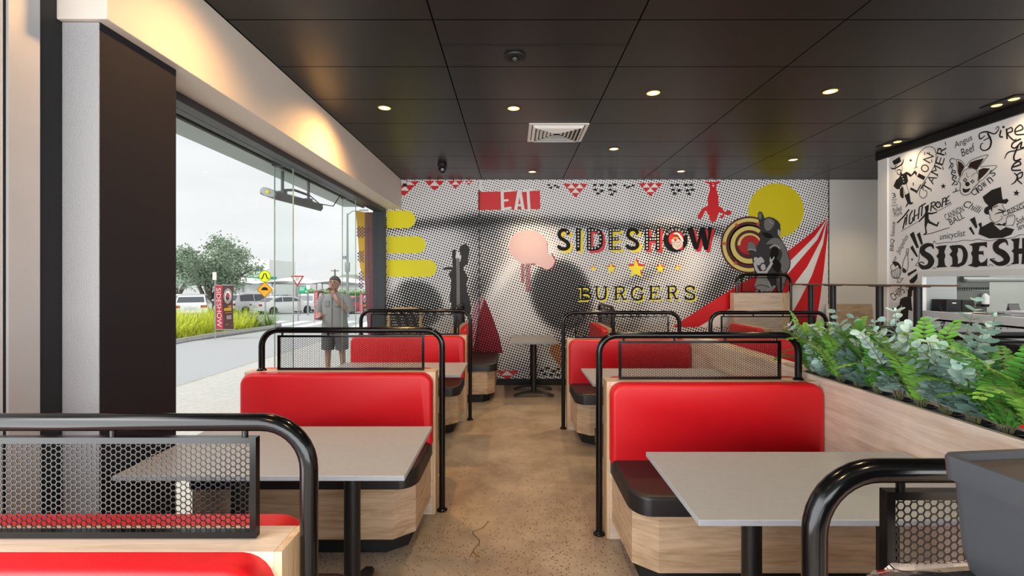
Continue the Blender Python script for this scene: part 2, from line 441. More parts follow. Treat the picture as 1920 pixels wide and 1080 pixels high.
def ink(px, py):
    """how dark the print is at a point of the mural"""
    def g(cx, cy, rx, ry, rot=0):
        a = math.radians(rot); dx, dy = px - cx, py - cy
        u = dx * math.cos(a) + dy * math.sin(a); v = -dx * math.sin(a) + dy * math.cos(a)
        return math.exp(-((u / rx) ** 2 + (v / ry) ** 2))
    def hard(cx, cy, rx, ry, rot=0, e_=5):
        a = math.radians(rot); dx, dy = px - cx, py - cy
        u = dx * math.cos(a) + dy * math.sin(a); v = -dx * math.sin(a) + dy * math.cos(a)
        r = math.sqrt((u / rx) ** 2 + (v / ry) ** 2)
        return 1 / (1 + math.exp((r - 1) * e_ * 2))
    d = .27 + .10 * max(0, min(1, (py - 420) / 120))
    if px > 1180 and py < 430: d = .33 - .06 * g(1290, 400, 60, 25)  # right downlight pool painted in as thinner ink
    d -= .05 * g(990, 400, 70, 25)  # print lightened where the left lamp's pool of light falls
    # brow line across the whole print
    yb = 420 - 10 * math.exp(-((px - 960) / 130) ** 2) + max(0, (px - 1080)) * .045
    d += .30 * math.exp(-((py - yb - 2) / 11) ** 2) * (1 if px < 1330 else max(0, 1 - (px - 1330) / 80))
    d += .12 * math.exp(-((py - yb + 1) / 22) ** 2)
    # deep eye and cheek shapes
    d += .26 * g(905, 425, 52, 26, 8) + .20 * g(925, 470, 34, 40) + .12 * g(880, 480, 30, 60)
    d += .30 * g(900, 540, 22, 40, 20)
    d -= .30 * g(945, 520, 12, 55, 35)
    d -= .26 * g(1015, 470, 30, 20)
    # big dark pupil with white pin dots
    d += .48 * hard(1052, 552, 56, 66, -18, 9)
    d += .28 * hard(1100, 640, 60, 50, 0, 2)
    # lower left dark block
    d += .36 * hard(778, 572, 52, 46, 12, 9)
    d -= .16 * g(740, 545, 14, 40)
    # right cheek and band down to the tent
    d += .20 * g(1240, 470, 40, 22) + .18 * g(1200, 520, 60, 16, -25)
    d += .36 * g(1345, 545, 26, 70, 35) + .14 * g(1420, 510, 60, 30)
    d += .14 * g(1190, 600, 20, 60, 20)
    d -= .14 * g(1300, 500, 20, 60, 20)
    d += .14 * g(980, 690, 60, 40) - .1 * g(960, 600, 30, 40)
    return max(.08, min(.86, d))

HALF = halftone('halftone_print', 'f0eeed', '12100f')
X0, X1 = -1.9, 4.722
nx, nz_ = 230, 108
b = MB(); G = []
for j in range(nz_ + 1):
    z = H * j / nz_
    G.append([b.v((X0 + (X1 - X0) * i / nx, YB, z)) for i in range(nx + 1)])
for j in range(nz_):
    for i in range(nx): b.f([G[j][i], G[j][i + 1], G[j + 1][i + 1], G[j + 1][i]])
wall_back = struct(b.build('wall_back', HALF, smooth=False, flip=False))
at = wall_back.data.attributes.new('ink', 'FLOAT', 'POINT')
at.data.foreach_set('value', [ink(CX + v.co.x * F / YB, CY - (v.co.z - CZ) * F / YB) for v in wall_back.data.vertices])
b = MB(); b.box(4.734, 7.2, YB, YB + .08, 0, H); b.box(4.722, 4.734, YB + .012, YB + .08, 0, H); struct(b.build('wall_back_panel', WHITEG, smooth=False))
b = MB(); b.box(4.722, 4.734, YB - .004, YB + .012, 0, H); struct(b.build('trim_2', BLACKP, smooth=False))
b = MB(); b.box(-1.9, 5.4, YB - .012, YB, 0, .096); struct(b.build('baseboard_back', BLACKP, smooth=False))

# ---- left side: near plaster, aluminium cover, dark reveal, column, soffit
PLAS = mat('grey_render', 'a3a3a5', .8, bump=.5, bscale=160)
PLASW = mat('pale_render', 'c9ccd0', .8, bump=.4, bscale=160)
ALU = mat('brushed_aluminium', 'bcbec1', .42, metal=.15, noise=.06, nscale=3)
DARK = mat('dark_reveal', '1b1b1c', .55)
FRAME = mat('charcoal_frame', '3a3c40', .4, metal=.3)
b = MB(); b.box(-2.1, -1.868, 1.30, 1.728, 0, H); struct(b.build('wall_left', PLASW, smooth=False))
b = MB(); b.box(-2.1, -1.872, 1.728, 1.742, 0, H); struct(b.build('trim_3', BLACKP, smooth=False))
b = MB(); b.box(-2.1, -1.862, 1.742, 1.858, 0, H); b.lathe([(.004, 0), (.004, .003)], (-1.862, 1.80, 1.60), 8, 'x'); struct(b.build('trim_4', ALU, smooth=False))
b = MB(); b.box(-2.1, -1.875, 1.858, 1.962, 0, H); struct(b.build('trim_5', DARK, smooth=False))
b = MB(); b.box(-2.3, -1.72, 1.966, 2.409, 0, 2.635); struct(b.build('wall_left_column', COLUMN, smooth=False))
b = MB(); b.box(-1.874, -1.7215, 1.962, 1.9655, 0, 2.632); struct(b.build('wall_left_column_render', PLAS, smooth=False))
SOFF = mat('soffit_paint', 'dcd2c6', .6)
b = MB(); b.box(-2.06, -1.67, 1.94, YB, 2.635, H, bev=.004); struct(b.build('trim_6', SOFF, smooth=False))

# ---- street window: head, end post, sill, panes, glass fins with shoes
b = MB(); b.box(-2.05, -1.905, 2.41, 7.0, 2.585, 2.634); b.box(-2.075, -1.9, 6.99, YB - .001, 0, 2.634)
b.box(-2.05, -1.93, 2.41, 7.0, 0, .07)
wf = struct(b.build('window_1', FRAME, smooth=False))
GLASS = glass_mat('clear_glass', refl=.22); GEDGE = glass_mat('fin_glass', (.955, .98, .97), .5)
GE2 = mat('green_glass_edge', '9fb7ae', .1, spec=.8)
ys = [2.41, 2.6, 4.296, 6.0, 6.99]
for k, (y0, y1) in enumerate(zip(ys, ys[1:])):
    b = MB(); b.box(-2.002, -1.992, y0 + .004, y1 - .004, .07, 2.585)
    struct(b.build('pane', GLASS, wf, smooth=False))
for y in (2.6, 4.296, 6.0):
    b = MB(); b.box(-2.168, -2.004, y - .006, y + .006, .0, 2.60); g = struct(b.build('fin', GEDGE, wf, smooth=False))
    b = MB(); b.box(-2.004, -1.998, y - .007, y + .007, 0, 2.6); b.box(-2.173, -2.168, y - .007, y + .007, 0, 2.6); struct(b.build('fin_edge', GE2, g, smooth=False))
    b = MB(); b.box(-2.18, -1.995, y - .03, y + .03, 2.60, 2.645); struct(b.build('fin_shoe', FRAME, g, smooth=False))

# ---- right: kitchen wall with a servery opening, black head band
KX = 4.39
KWALL = mat('kitchen_wall_white', 'f1f0ef', .42)
oy0, oy1, oz0, oz1 = 2.5, 5.06, 1.235, 1.612
b = MB()
b.box(KX, KX + .03, oy1, 5.56, 0, 3.0); b.box(KX, KX + .12, 5.56, 5.66, 0, 3.0); b.box(KX, KX + .03, -4.2, oy0, 0, 3.0)
b.box(KX, KX + .03, oy0, oy1, 0, oz0); b.box(KX, KX + .03, oy0, oy1, oz1, 3.0)
struct(b.build('wall_right', KWALL, smooth=False))
b = MB(); b.box(KX - .03, KX + .12, -4.2, 5.68, 3.0, H); b.box(KX - .006, KX + .12, 5.66, 5.672, 0, 3.0); struct(b.build('trim_7', BLACKP, smooth=False))
b = MB(); b.box(KX - .016, KX, 5.52, 5.66, 0, 2.998); struct(b.build('trim_8', WHITE, smooth=False))
b = MB(); b.box(KX - .02, KX + .04, oy0, oy1 + .05, oz0 - .07, oz0 + .006); b.box(KX - .012, KX + .04, oy0, oy1 + .05, oz1 - .006, oz1 + .05); b.box(KX - .012, KX + .036, oy1 - .006, oy1 + .05, oz0 + .006, oz1 - .006)
struct(b.build('trim_9', WHITE, smooth=False))
# kitchen behind the opening
KIN = mat('kitchen_grey_wall', 'c3c8c4', .5)
b = MB(); b.box(KX + .031, 4.785, 5.09, 5.13, 0, H - .01); struct(b.build('wall_kitchen_return', mat('kitchen_grey_panel', 'a9adad', .4), smooth=False))
b = MB(); b.box(6.6, 6.7, 1.5, 5.7, 0, H); b.box(KX + .12, 6.6, 5.6, 5.7, 0, H); b.box(KX + .12, 6.6, 1.4, 1.5, 0, H); struct(b.build('wall_kitchen', KIN, smooth=False))
# ================================================================== BOOTHS
def hexplate(w_, h_, pitch=.0133, web=.0021, th=.0014):
    """perforated sheet of flat-topped hexagon holes, centred on x, standing on z=0, in the xz plane"""
    R = pitch / math.sqrt(3); r = (pitch - web) / math.sqrt(3); cs = 1.5 * R
    b = MB(); bm = b.bm; cache = {}
    def gv(x, z, y):
        k = (round(x * 1e5), round(z * 1e5), y)
        if k not in cache: cache[k] = bm.verts.new((max(-w_ / 2, min(w_ / 2, x)), y, max(0, min(h_, z))))
        return cache[k]
    nxn = int(w_ / cs) + 1
    for i in range(nxn + 1):
        cx = -w_ / 2 + i * cs
        for j in range(int(h_ / pitch) + 2):
            cz = (j + (.5 if i % 2 else 0)) * pitch
            if cz - R < -R * .6 or cz > h_ + R * .2 or cx > w_ / 2: continue
            A = [PI / 3 * k for k in range(6)]
            of = [gv(cx + R * math.cos(a), cz + R * math.sin(a), -th / 2) for a in A]; ob = [gv(cx + R * math.cos(a), cz + R * math.sin(a), th / 2) for a in A]
            if len(set(of)) < 6: continue
            inn = [(max(-w_ / 2, min(w_ / 2, cx + r * math.cos(a))), max(0, min(h_, cz + r * math.sin(a)))) for a in A]
            i_f = [bm.verts.new((x, -th / 2, z)) for x, z in inn]; i_b = [bm.verts.new((x, th / 2, z)) for x, z in inn]
            for k in range(6):
                l = (k + 1) % 6
                for q in ((of[k], of[l], i_f[l], i_f[k]), (ob[l], ob[k], i_b[k], i_b[l]), (i_f[k], i_f[l], i_b[l], i_b[k])):
                    try: bm.faces.new(q)
                    except ValueError: pass
    me = bpy.data.meshes.new('mesh_panel'); bm.to_mesh(me); bm.free(); me.materials.append(BLACKM)
    return me
HEX = hexplate(.96, .205)
HEXS = hexplate(.62, .205)

def cushion(poly_in, d0, d1, soft, to3):
    """padded slab: poly_in(inset) gives the outline, extruded from d0 to d1 with a rounded front edge"""
    s = 1 if d1 > d0 else -1
    prof = [(d0, 0), (d1 - s * soft, 0)] + [(d1 - s * soft * (1 - math.sin(a)), soft * .9 * (1 - math.cos(a))) for a in [PI / 2 * k / 5 for k in range(1, 6)]]
    b = MB(); b.loops([[to3(p, d) for p in poly_in(i)] for d, i in prof])
    return b

def flange(b, x, y, z, r=.036):
    b.lathe([(r, 0), (r, .006), (r * .75, .012), (r * .62, .02)], (x, y, z), 20)

def railing(parent, x_post, x_end, ztop, zl, hexme, mx0, mx1, r=.0205, zfoot=0.0, bend=.11):
    """tube that rises from the floor, bends over the back and lands on the wood; mesh panel framed below"""
    path = [(x_post, 0, zfoot + .002)] + [(x_post, 0, z) for z in (zl, ztop - bend)]
    path += [(x, 0, z) for x, z in arc(x_post + bend * (1 if x_end > x_post else -1), ztop - bend, bend, PI if x_end > x_post else 0, PI / 2, 9)[1:]]
    path += [(x, 0, z) for x, z in arc(x_end - bend * (1 if x_end > x_post else -1), ztop - bend, bend, PI / 2, 0 if x_end > x_post else PI, 9)]
    path += [(x_end, 0, zl + .002)]
    b = MB(); b.tube(path, r, 16)
    rail = b.build('railing', BLACKM, parent, angle=1.0)
    b = MB(); flange(b, x_post, 0, zfoot); b.build('floor_flange', BLACKM, rail)
    b = MB(); flange(b, x_end, 0, zl, .032); b.build('top_flange', BLACKM, rail)
    lo, hi = min(mx0, mx1), max(mx0, mx1); z0, z1 = zl + .004, ztop - .034; bw = .0145; t_ = .009
    b = MB()
    b.box(lo, hi, -t_, t_, z0, z0 + bw); b.box(lo, hi, -t_, t_, z1 - bw, z1); b.box(lo, lo + bw, -t_, t_, z0 + bw, z1 - bw); b.box(hi - bw, hi, -t_, t_, z0 + bw, z1 - bw)
    b.build('mesh_frame', BLACKM, rail, smooth=False)
    for k in range(4):
        x = lo + .03 + (hi - lo - .06) * k / 3
        b = MB(); b.lathe([(.007, z1 - .002), (.007, ztop - r + .004)], (x, 0, 0), 10); b.build('mesh_clip', BLACKM, rail)
    o = bpy.data.objects.new('mesh_panel', hexme); COL.objects.link(o); o.parent = rail
    dims = [max(v.co[i] for v in hexme.vertices) - min(v.co[i] for v in hexme.vertices) for i in (0, 2)]
    o.location = ((lo + hi) / 2, 0, z0 + bw * .6); o.scale = ((hi - lo - bw) / dims[0], 1, (z1 - z0 - bw * 1.2) / dims[1])
    return rail

def bench(x0, y, sx, sides, label, L_=1.275, rot=0, group='double booth benches with railings', height=.95, rail=True, small=False):
    root = empty('booth_bench', (x0, y, 0), label, 'bench', group, rot)
    X = lambda v: sx * v
    def bx(b, a0, a1, *r, **k): b.box(min(X(a0), X(a1)), max(X(a0), X(a1)), *r, **k)
    b = MB(); bx(b, .018, L_, -.0575, .0575, 0, height, bev=.0015); pan = b.build('wood_panel', WOODX, root, smooth=False)
    b = MB(); bx(b, 0, .018, -.0575, .0575, 0, height, bev=.0015); b.build('edge_panel', WOODZ, root, smooth=False)
    for s in sides:
        def outl(i):
            q = rrect(.014 + i, L_ - .006 - i, .47, height - i, [.02, .02, max(.01, .075 - i), max(.01, .075 - i)])
            return [(X(a), c) for a, c in q]
        b = cushion(outl, s * .0575, s * .135, .026, lambda p_, d: (p_[0], d, p_[1])); b.build('backrest', RED, root, angle=1.2)
        # seat: rounded aisle corner
        yf = .60 if not small else .52
        def seat(i):
            q = [(L_ - .004 - i, .062), (L_ - .004 - i, yf - i)] + [(.02 + i + .13 * (1 - math.cos(a)) * .75, yf - i - .13 * (1 - math.sin(a))) for a in [PI / 2 * (1 - k / 6) for k in range(7)]] + [(.02 + i, .062)]
            return [(X(a), s * c) for a, c in q]
        b = cushion(seat, .405, .505, .022, lambda p_, d: (p_[0], p_[1], d)); b.build('seat_cushion', BLKV, root, angle=1.0)
        pl = [(L_, .0575), (L_, yf - .03), (.155, yf - .03), (.045, yf - .12), (.03, .0575)]
        b = MB(); b.prism([(X(a), s * c) for a, c in pl], 'z', .112, .405); b.build('seat_base', WOODS, root, smooth=False)
        pl = [(L_, .0575), (L_, yf - .10), (.21, yf - .10), (.10, yf - .18), (.09, .0575)]
        b = MB(); b.prism([(X(a), s * c) for a, c in pl], 'z', 0, .112); b.build('plinth', BLACKP, root, smooth=False)
    if rail:
        railing(root, X(-.036), X(L_ - .085), 1.224, height, HEX if L_ > 1.1 else HEXS, X(.085), X(L_ - .195))
    return root

LX, RX = -.518, .566
bench(LX, 1.115, -1, (-1, 1), 'near left wooden booth bench with red backs and a mesh-panelled railing')
bench(LX, 3.208, -1, (-1, 1), 'red-backed booth bench in the middle of the left row, behind the near left table')
bench(LX, 5.30, -1, (-1,), 'third red booth bench on the left by the street window, farthest of the left row')
bench(RX, .83, 1, (1,), 'nearest right booth bench, only its black railing and mesh showing beside the grey high chair')
bench(RX, 2.905, 1, (-1, 1), 'big red-backed booth bench on the right, behind the near right table')
bench(RX, 4.985, 1, (-1,), 'farther red booth bench on the right of the aisle, behind the second right table')
bench(3.275, 2.905, -1, (-1, 1), 'red booth bench just behind the plants, on the kitchen side of the planter')
bench(3.275, 4.985, -1, (-1,), 'far red booth bench beyond the planter with its railing left of the high tables')
# two-seat benches set end-on to the back wall
bench(-.73, 5.98, 1, (-1,), 'small bench end-on to the mural, left of the small table, black seat toward it', L_=1.03, rot=PI / 2, group='small benches at the back wall', small=True)
bench(1.265, 5.98, 1, (1,), 'small red bench end-on to the mural, right of the small table', L_=1.03, rot=PI / 2, group='small benches at the back wall', small=True)
bench(3.25, 5.98, 1, (1,), 'small red bench end-on to the wall below the painted elephant', L_=.86, rot=PI / 2, group='small benches at the back wall', small=True, rail=False)
# tall bench back against the wall below the elephant
r = empty('high_bench_back', (3.21, 6.92, 0), 'tall pale wood bench back with mesh railing in front of the painted elephant', 'bench')
b = MB(); b.box(0, .70, -.06, .06, 0, 1.385); b.build('wood_panel', WOODX, r, smooth=False)
b = MB(); b.box(.70, .815, -.055, .06, 0, 1.385); b.build('edge_panel', WOODZ, r, smooth=False)
railing(r, .86, .07, 1.65, 1.385, HEXS, .725, .13, bend=.12)

# ------------------------------------------------------------------ tables
def foot_bar(axis, c, half):
    b = MB(); pts = []
    for k in range(13):
        t_ = -1 + 2 * k / 12
        pts.append((t_ * half, .016 + .05 * (1 - t_ * t_)))
    rings = []
    for u, z in pts:
        wd = .034 if abs(u) < half * .95 else .026
        cr_ = [(-wd, z - .02), (wd, z - .02), (wd, z), (wd * .6, z + .012), (-wd * .6, z + .012), (-wd, z)]
        rings.append([(c[0] + a_, c[1] + u, max(.0, zz)) if axis == 'y' else (c[0] + u, c[1] + a_, max(.0, zz)) for a_, zz in cr_])
    b.loops(rings); return b
def table(x0, x1, y0, y1, label, cols, axis='y', ztop=.76, group='grey booth tables', topmat=None, th=.021):
    cx, cy = (x0 + x1) / 2, (y0 + y1) / 2
    root = empty('dining_table', (cx, cy, 0), label, 'table', group)
    hx, hy = (x1 - x0) / 2, (y1 - y0) / 2
    b = MB(); b.box(-hx, hx, -hy, hy, ztop - th, ztop, bev=.002); b.build('tabletop', topmat or GREYT, root, smooth=False)
    for c in cols:
        c = (c[0] - cx, c[1] - cy)
        b = MB(); b.lathe([(.038, .05), (.038, ztop - th - .012)], (c[0], c[1], 0), 28); b.lathe([(.13, ztop - th - .012), (.13, ztop - th)], (c[0], c[1], 0), 24); b.build('column', BLACKM2, root)
        foot_bar(axis, c, .27).build('foot', BLACKM2, root)
    return root
BLACKM2 = mat('black_textured_metal', '131314', .42, bump=.15, bscale=300)
table(-1.64, -.444, 1.93, 2.59, 'nearest grey table on the left, between the near and middle left benches', [(-.77, 2.26), (-1.31, 2.26)])
table(-1.64, -.444, 4.0, 4.62, 'farther grey table on the left, behind the middle left railing', [(-.77, 4.31), (-1.31, 4.31)])
table(.62, 1.82, 1.574, 2.204, 'large grey table in the right foreground', [(.955, 1.89), (1.50, 1.89)])
table(.62, 1.82, 3.66, 4.31, 'second grey table on the right, seen behind the big red bench', [(.955, 3.985), (1.50, 3.985)])
table(-.03, .585, 6.08, 6.98, 'small dark grey table standing alone against the mural at the end of the aisle', [(.28, 6.37), (.28, 6.76)], axis='x', topmat=mat('dark_grey_laminate', '828284', .3), group=None)

# ------------------------------------------------------------------ high tables by the kitchen
BARW = mat('brown_bar_top', '6b533e', .4)
for (y0, y1, cs, lab) in ((4.52, 5.56, (4.78, 5.28), 'tall narrow bar table beside the kitchen wall, nearer of two'), (5.62, 6.85, (6.05, 6.5), 'tall narrow bar table toward the back wall, farther of two')):
    r = empty('bar_table', (4.1, (y0 + y1) / 2, 0), lab, 'table', 'tall bar tables')
    cy = (y0 + y1) / 2
    b = MB(); b.box(-.19, .19, y0 - cy, y1 - cy, 1.503, 1.52, bev=.003); b.build('tabletop', BARW, r, smooth=False)
    for c in cs:
        b = MB(); b.lathe([(.036, .02), (.036, 1.495)], (0, c - cy, 0), 20); b.lathe([(.1, 1.494), (.1, 1.503)], (0, c - cy, 0), 20); b.build('column', BLACKM2, r)
        b = MB(); b.lathe([(.22, 0), (.22, .01), (.05, .025)], (0, c - cy, 0), 28); b.build('foot', BLACKM2, r)

# ------------------------------------------------------------------ planter
r = empty('oak_planter', (1.92, 2.6, 0), 'long pale oak planter wall dividing the right booths from the kitchen side', 'planter')
r0 = (1.92, 2.6)
PY0, PY1 = -1.0, 5.05
b = MB(); b.box(-.08, -.055, PY0 - 2.6, PY1 - 2.6, 0, .98); b.box(.055, .08, PY0 - 2.6, PY1 - 2.6, 0, .98); b.box(-.055, .055, PY1 - 2.625, PY1 - 2.6, 0, .98); b.box(-.055, .055, PY0 - 2.6, PY1 - 2.625, .80, .855)
b.build('side_panel', WOODY, r, smooth=False)
b = MB(); b.box(-.055, .055, 3.40 - 2.6, PY1 - 2.625, .855, .972); b.build('lid', WOODY, r, smooth=False)
# ================================================================== CEILING FIXTURES
LAMPM = mat('lamp_glow', (1.0, .86, .62), emit=9)
LAMPR = mat('halo_glow', (1.0, .50, .12), emit=1.6)  # orange halo put in as emission, not a light source of the fitting
TRIMW = mat('lamp_trim', '2a2522', .4)
def downlight(x, y, label, power=None):
    r = empty('ceiling_downlight', (x, y, H), label, 'light', 'round ceiling downlights')
    b = MB(); b.lathe([(.048, -.001), (.058, -.006), (.066, -.004), (.068, 0)], (0, 0, 0), 28, cap=False); b.build('trim_ring', TRIMW, r)
    b = MB(); b.lathe([(.0, -.0035), (.036, -.0035)], (0, 0, 0), 28, cap=False); b.build('lamp', LAMPM, r)
    b = MB(); b.lathe([(.036, -.0034), (.052, -.0030)], (0, 0, 0), 28, cap=False); b.build('glow_ring', LAMPR, r)  # glowing ring stands in for the lamp-lit reflector
    l = light('beam', 'SPOT', (0, 0, -.03), (0, 0, 0), power or (LAMP_W * 2.4 if x < -1 else LAMP_W * (1.7 if y > 5 else 1)), (1, .53, .19) if x < -1 else LAMP_COL, spot_size=math.radians(140 if x < -1 else 100), spot_blend=1.0, shadow_soft_size=.05)
    if x < -1: l.rotation_euler = (0, math.radians(22), 0)      # the row by the window is aimed at the soffit
    l.parent = r
    return r
for x, y, lab in ((-1.126, 4.134, 'lit round downlight in the black ceiling nearest the window soffit'),
                  (.005, 4.146, 'lit round downlight in the black ceiling left of the white air vent'),
                  (1.131, 3.806, 'lit round downlight right of the vent, the larger of the middle ones'),
                  (2.537, 3.774, 'lit round downlight farthest right in the black ceiling'),
                  (1.157, 5.417, 'lit round downlight just behind and right of the white air vent'),
                  (.267, 6.55, 'small lit downlight close to the mural above the red EAT sign side'),
                  (2.32, 6.52, 'small lit downlight close to the mural above the lettering')):
    downlight(x, y, lab)
for x, y in ((-1.126, 2.35), (.005, 2.0), (1.131, 1.75), (2.55, 1.75), (-1.1, -.1), (.0, -.1), (1.2, -.1), (2.6, -.1), (3.5, 5.9), (5.0, 6.35)):
    downlight(x, y, 'round downlight in the ceiling outside the picture', power=LAMP_W if y < 5 else 38)
for x, y, lab in ((4.16, 3.99, 'twin square downlight over the servery, the nearer pair of lamps'), (4.17, 5.19, 'twin square downlight over the servery, the farther pair of lamps')):
    r = empty('twin_downlight', (x, y, H), lab, 'light', 'twin downlights over the servery')
    b = MB(); b.box(-.07, .07, -.15, .15, -.008, 0); b.build('trim', BLACKP, r, smooth=False)
    for s in (-1, 1):
        b = MB(); b.lathe([(0, -.011), (.032, -.011), (.036, -.008)], (0, s * .07, 0), 20, cap=False); b.build('lamp', mat('gimbal_glow', (1.0, .62, .2), emit=2), r)
    l = light('beam', 'SPOT', (0, 0, -.03), (0, math.radians(-25), 0), 7, LAMP_COL, spot_size=math.radians(120), spot_blend=.9, shadow_soft_size=.05); l.parent = r
# air vent: four-way louvred diffuser
VENTW = mat('vent_white', 'e6e3df', .5)
r = empty('air_vent', (.445, 4.83, H), 'white square louvred air vent in the black ceiling', 'vent')
hw = .29
def sqring(b, o0, z0, o1, z1, th=.004):
    a = [(-o0, -o0, z0), (o0, -o0, z0), (o0, o0, z0), (-o0, o0, z0)]; c = [(-o1, -o1, z1), (o1, -o1, z1), (o1, o1, z1), (-o1, o1, z1)]
    up = lambda q: [(x, y, z + th) for x, y, z in q]
    b.loops([a, c, up(c), up(a), a], False, False)
b = MB(); sqring(b, hw, -.008, hw - .03, -.008, .008); b.build('frame', VENTW, r, smooth=False)
b = MB(); b.box(-hw + .02, hw - .02, -hw + .02, hw - .02, -.0015, -.0005); b.build('backing', mat('vent_dark', '3a3836', .7), r, smooth=False)
for k in range(6):
    o0 = hw - .04 - k * .038
    b = MB(); sqring(b, o0, -.008, o0 - .026, -.030 + .002 * k, .003); b.build('louvre', VENTW, r, smooth=False)
# ceiling speaker and dome camera, wall sensor
r = empty('ceiling_speaker', (.012, 3.19, H), 'black round sensor with a small lens in the near ceiling tiles', 'sensor')
b = MB(); b.lathe([(.075, -.001), (.072, -.012), (.05, -.016), (.045, -.010), (.02, -.008)], (0, 0, 0), 28); b.build('rim', BLACKP, r)
b = MB(); b.ball((0, 0, -.016), (.018, .018, .012)); b.build('lens', mat('lens_glass', '454545', .08), r)
r = empty('dome_camera', (-.92, 6.13, H), 'black dome security camera hanging from the ceiling near the mural', 'camera')
b = MB(); b.lathe([(.06, 0), (.06, -.03), (.045, -.045)], (0, 0, 0), 24); b.build('base', BLACKP, r)
b = MB(); b.ball((0, 0, -.07), .052, 20, 12); b.build('dome', mat('smoked_dome', '1c1c1e', .06), r)
b = MB(); b.lathe([(.018, -.004), (.02, .004)], (.01, -.05, -.08), 16, 'y'); b.build('lens', mat('lens_ring', '88898b', .2), r)
r = empty('wall_sensor', (-1.625, 7.065, 3.01), 'small white motion sensor high in the left mural corner', 'sensor')
b = MB(); b.box(-.035, .035, -.05, 0, -.03, .03, bev=.008); b.box(-.045, -.005, -.02, 0, .02, .06, bev=.004); b.build('body', WHITE, r)
b = MB(); b.box(-.012, .045, -.07, -.045, -.05, -.005, bev=.006); b.build('lens', BLACKP, r)
r = empty('added_corner_strip', (-.505, 7.065, 2.70), 'thin dark strip put in for the wall corner line left of the EAT sign', 'added_corner_strip')
b = MB(); b.box(-.007, .007, -.014, 0, -2.60, .36); b.build('strip', mat('strip_grey', '3b3533', .6), r, smooth=False)  # dark strip added to draw the vertical corner of the wall
b = MB(); b.box(-.005, .045, -.03, 0, .22, .37, bev=.004); b.build('junction_box', WHITE, r, smooth=False)

# ================================================================== KITCHEN SIDE
STEEL = mat('stainless_steel', '8f9290', .32, metal=.85)
r = empty('range_hood', (5.165, 5.3, 0), 'stainless steel oven hood in the kitchen behind the servery opening', 'hood')
b = MB(); b.box(-.185, .185, 0, .28, 1.455, 1.68); b.box(-.185, .185, .0, .28, 1.30, 1.45); b.build('body', STEEL, r, smooth=False)
b = MB()
for k in range(14): b.box(-.178 + k * .026, -.166 + k * .026, -.004, .002, 1.462, 1.487)
b.build('vent_slot', BLACKP, r, smooth=False)
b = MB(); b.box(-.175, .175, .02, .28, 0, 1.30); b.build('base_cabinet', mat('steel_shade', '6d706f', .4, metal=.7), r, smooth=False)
r = empty('exhaust_duct', (4.94, 5.2, 1.575), 'long round silver duct across the top of the servery opening', 'duct')
b = MB(); b.tube([(0, 0, 0), (1.5, -.05, 0)], .030, 20); b.build('pipe', mat('duct_silver', 'a9acad', .4, metal=.4), r)
b = MB(); b.tube([(.0, 0, 0), (.03, -.001, 0)], .035, 20); b.build('collar', STEEL, r)
b = MB(); b.box(KX, KX + .48, 2.5, 5.085, oz0 - .09, oz0 - .001); o = b.build('servery_shelf', WHITE, smooth=False); tag(o, 'white servery shelf running through the kitchen opening', 'shelf')
r = empty('receipt_printer', (4.61, 4.97, oz0), 'black boxy printer on the servery shelf with a cable', 'printer')
b = MB(); b.box(-.13, .03, -.09, .09, 0, .13, bev=.01); b.build('body', BLACKP, r)
b = MB(); b.box(.035, .16, -.09, .09, 0, .125, bev=.008); b.build('side_unit', BLACKP, r)
b = MB(); b.tube([(-.13, -.05, .07), (-.155, -.05, .09), (-.17, -.06, .05), (-.16, -.07, .01), (-.1, -.09, .006), (.02, -.11, .006)], .006, 8); b.build('cable', BLACKP, r)
b = MB(); b.box(-.07, -.03, -.093, -.09, .09, .10); b.build('label_strip', WHITE, r, smooth=False)
r = empty('paper_stack', (4.63, 4.30, oz0), 'loose stack of pale menus fanned out on the servery shelf', 'papers')
for k in range(7):
    b = MB(); b.box(-.15, .15, -.11, .11, 0, .006); b.xf(Matrix.Translation((random.uniform(-.03, .03), random.uniform(-.04, .04), .007 * k)) @ Matrix.Rotation(random.uniform(-.4, .4), 4, 'Z')); b.build('sheet', mat('paper_grey', 'b9b7b6', .6), r, smooth=False)
r = empty('card_holder', (4.77, 4.50, oz0), 'small dark folded card standing by the papers on the servery shelf', 'card')
b = MB(); b.loops([[(-.05, -.03, 0), (.05, -.03, 0), (.05, .0, .11), (-.05, .0, .11)], [(-.05, -.02, 0), (.05, -.02, 0), (.05, .005, .105), (-.05, .005, .105)]]); b.build('front_flap', mat('card_grey', '5b5a5c', .5), r, smooth=False)
b = MB(); b.loops([[(-.05, .03, 0), (.05, .03, 0), (.05, .0, .11), (-.05, .0, .11)], [(-.05, .02, 0), (.05, .02, 0), (.05, -.005, .105), (-.05, -.005, .105)]]); b.build('back_flap', mat('card_grey', '5b5a5c', .5), r, smooth=False)
r = empty('tray', (4.60, 4.56, oz0), 'flat wooden board lying on the servery shelf under the papers', 'tray')
b = MB(); b.box(-.1, .1, -.06, .06, 0, .012, bev=.003); b.build('board', BARW, r, smooth=False)
r = empty('soap_dispenser', (5.27, 5.268, 1.27), 'small white dispenser with a black base on the front of the steel hood', 'dispenser')
b = MB(); b.lathe([(.03, 0), (.035, .015), (.035, .03)], (0, 0, 0), 16); b.build('base', BLACKP, r)
b = MB(); b.lathe([(.034, .03), (.034, .12), (.02, .135), (.012, .15)], (0, 0, 0), 16); b.build('body', WHITE, r)
# black counter under the kitchen lettering
r = empty('counter', (4.2, 3.4, 0), 'long black counter under the lettered kitchen wall', 'counter')
b = MB(); b.box(-.17, .185, -2.2, 1.97, 1.01, 1.045, bev=.003); b.build('worktop', BLACKP, r, smooth=False)
b = MB(); b.box(-.12, .185, -2.15, 1.92, 0, 1.01); b.build('carcass', mat('counter_dark', '1a1716', .6), r, smooth=False)
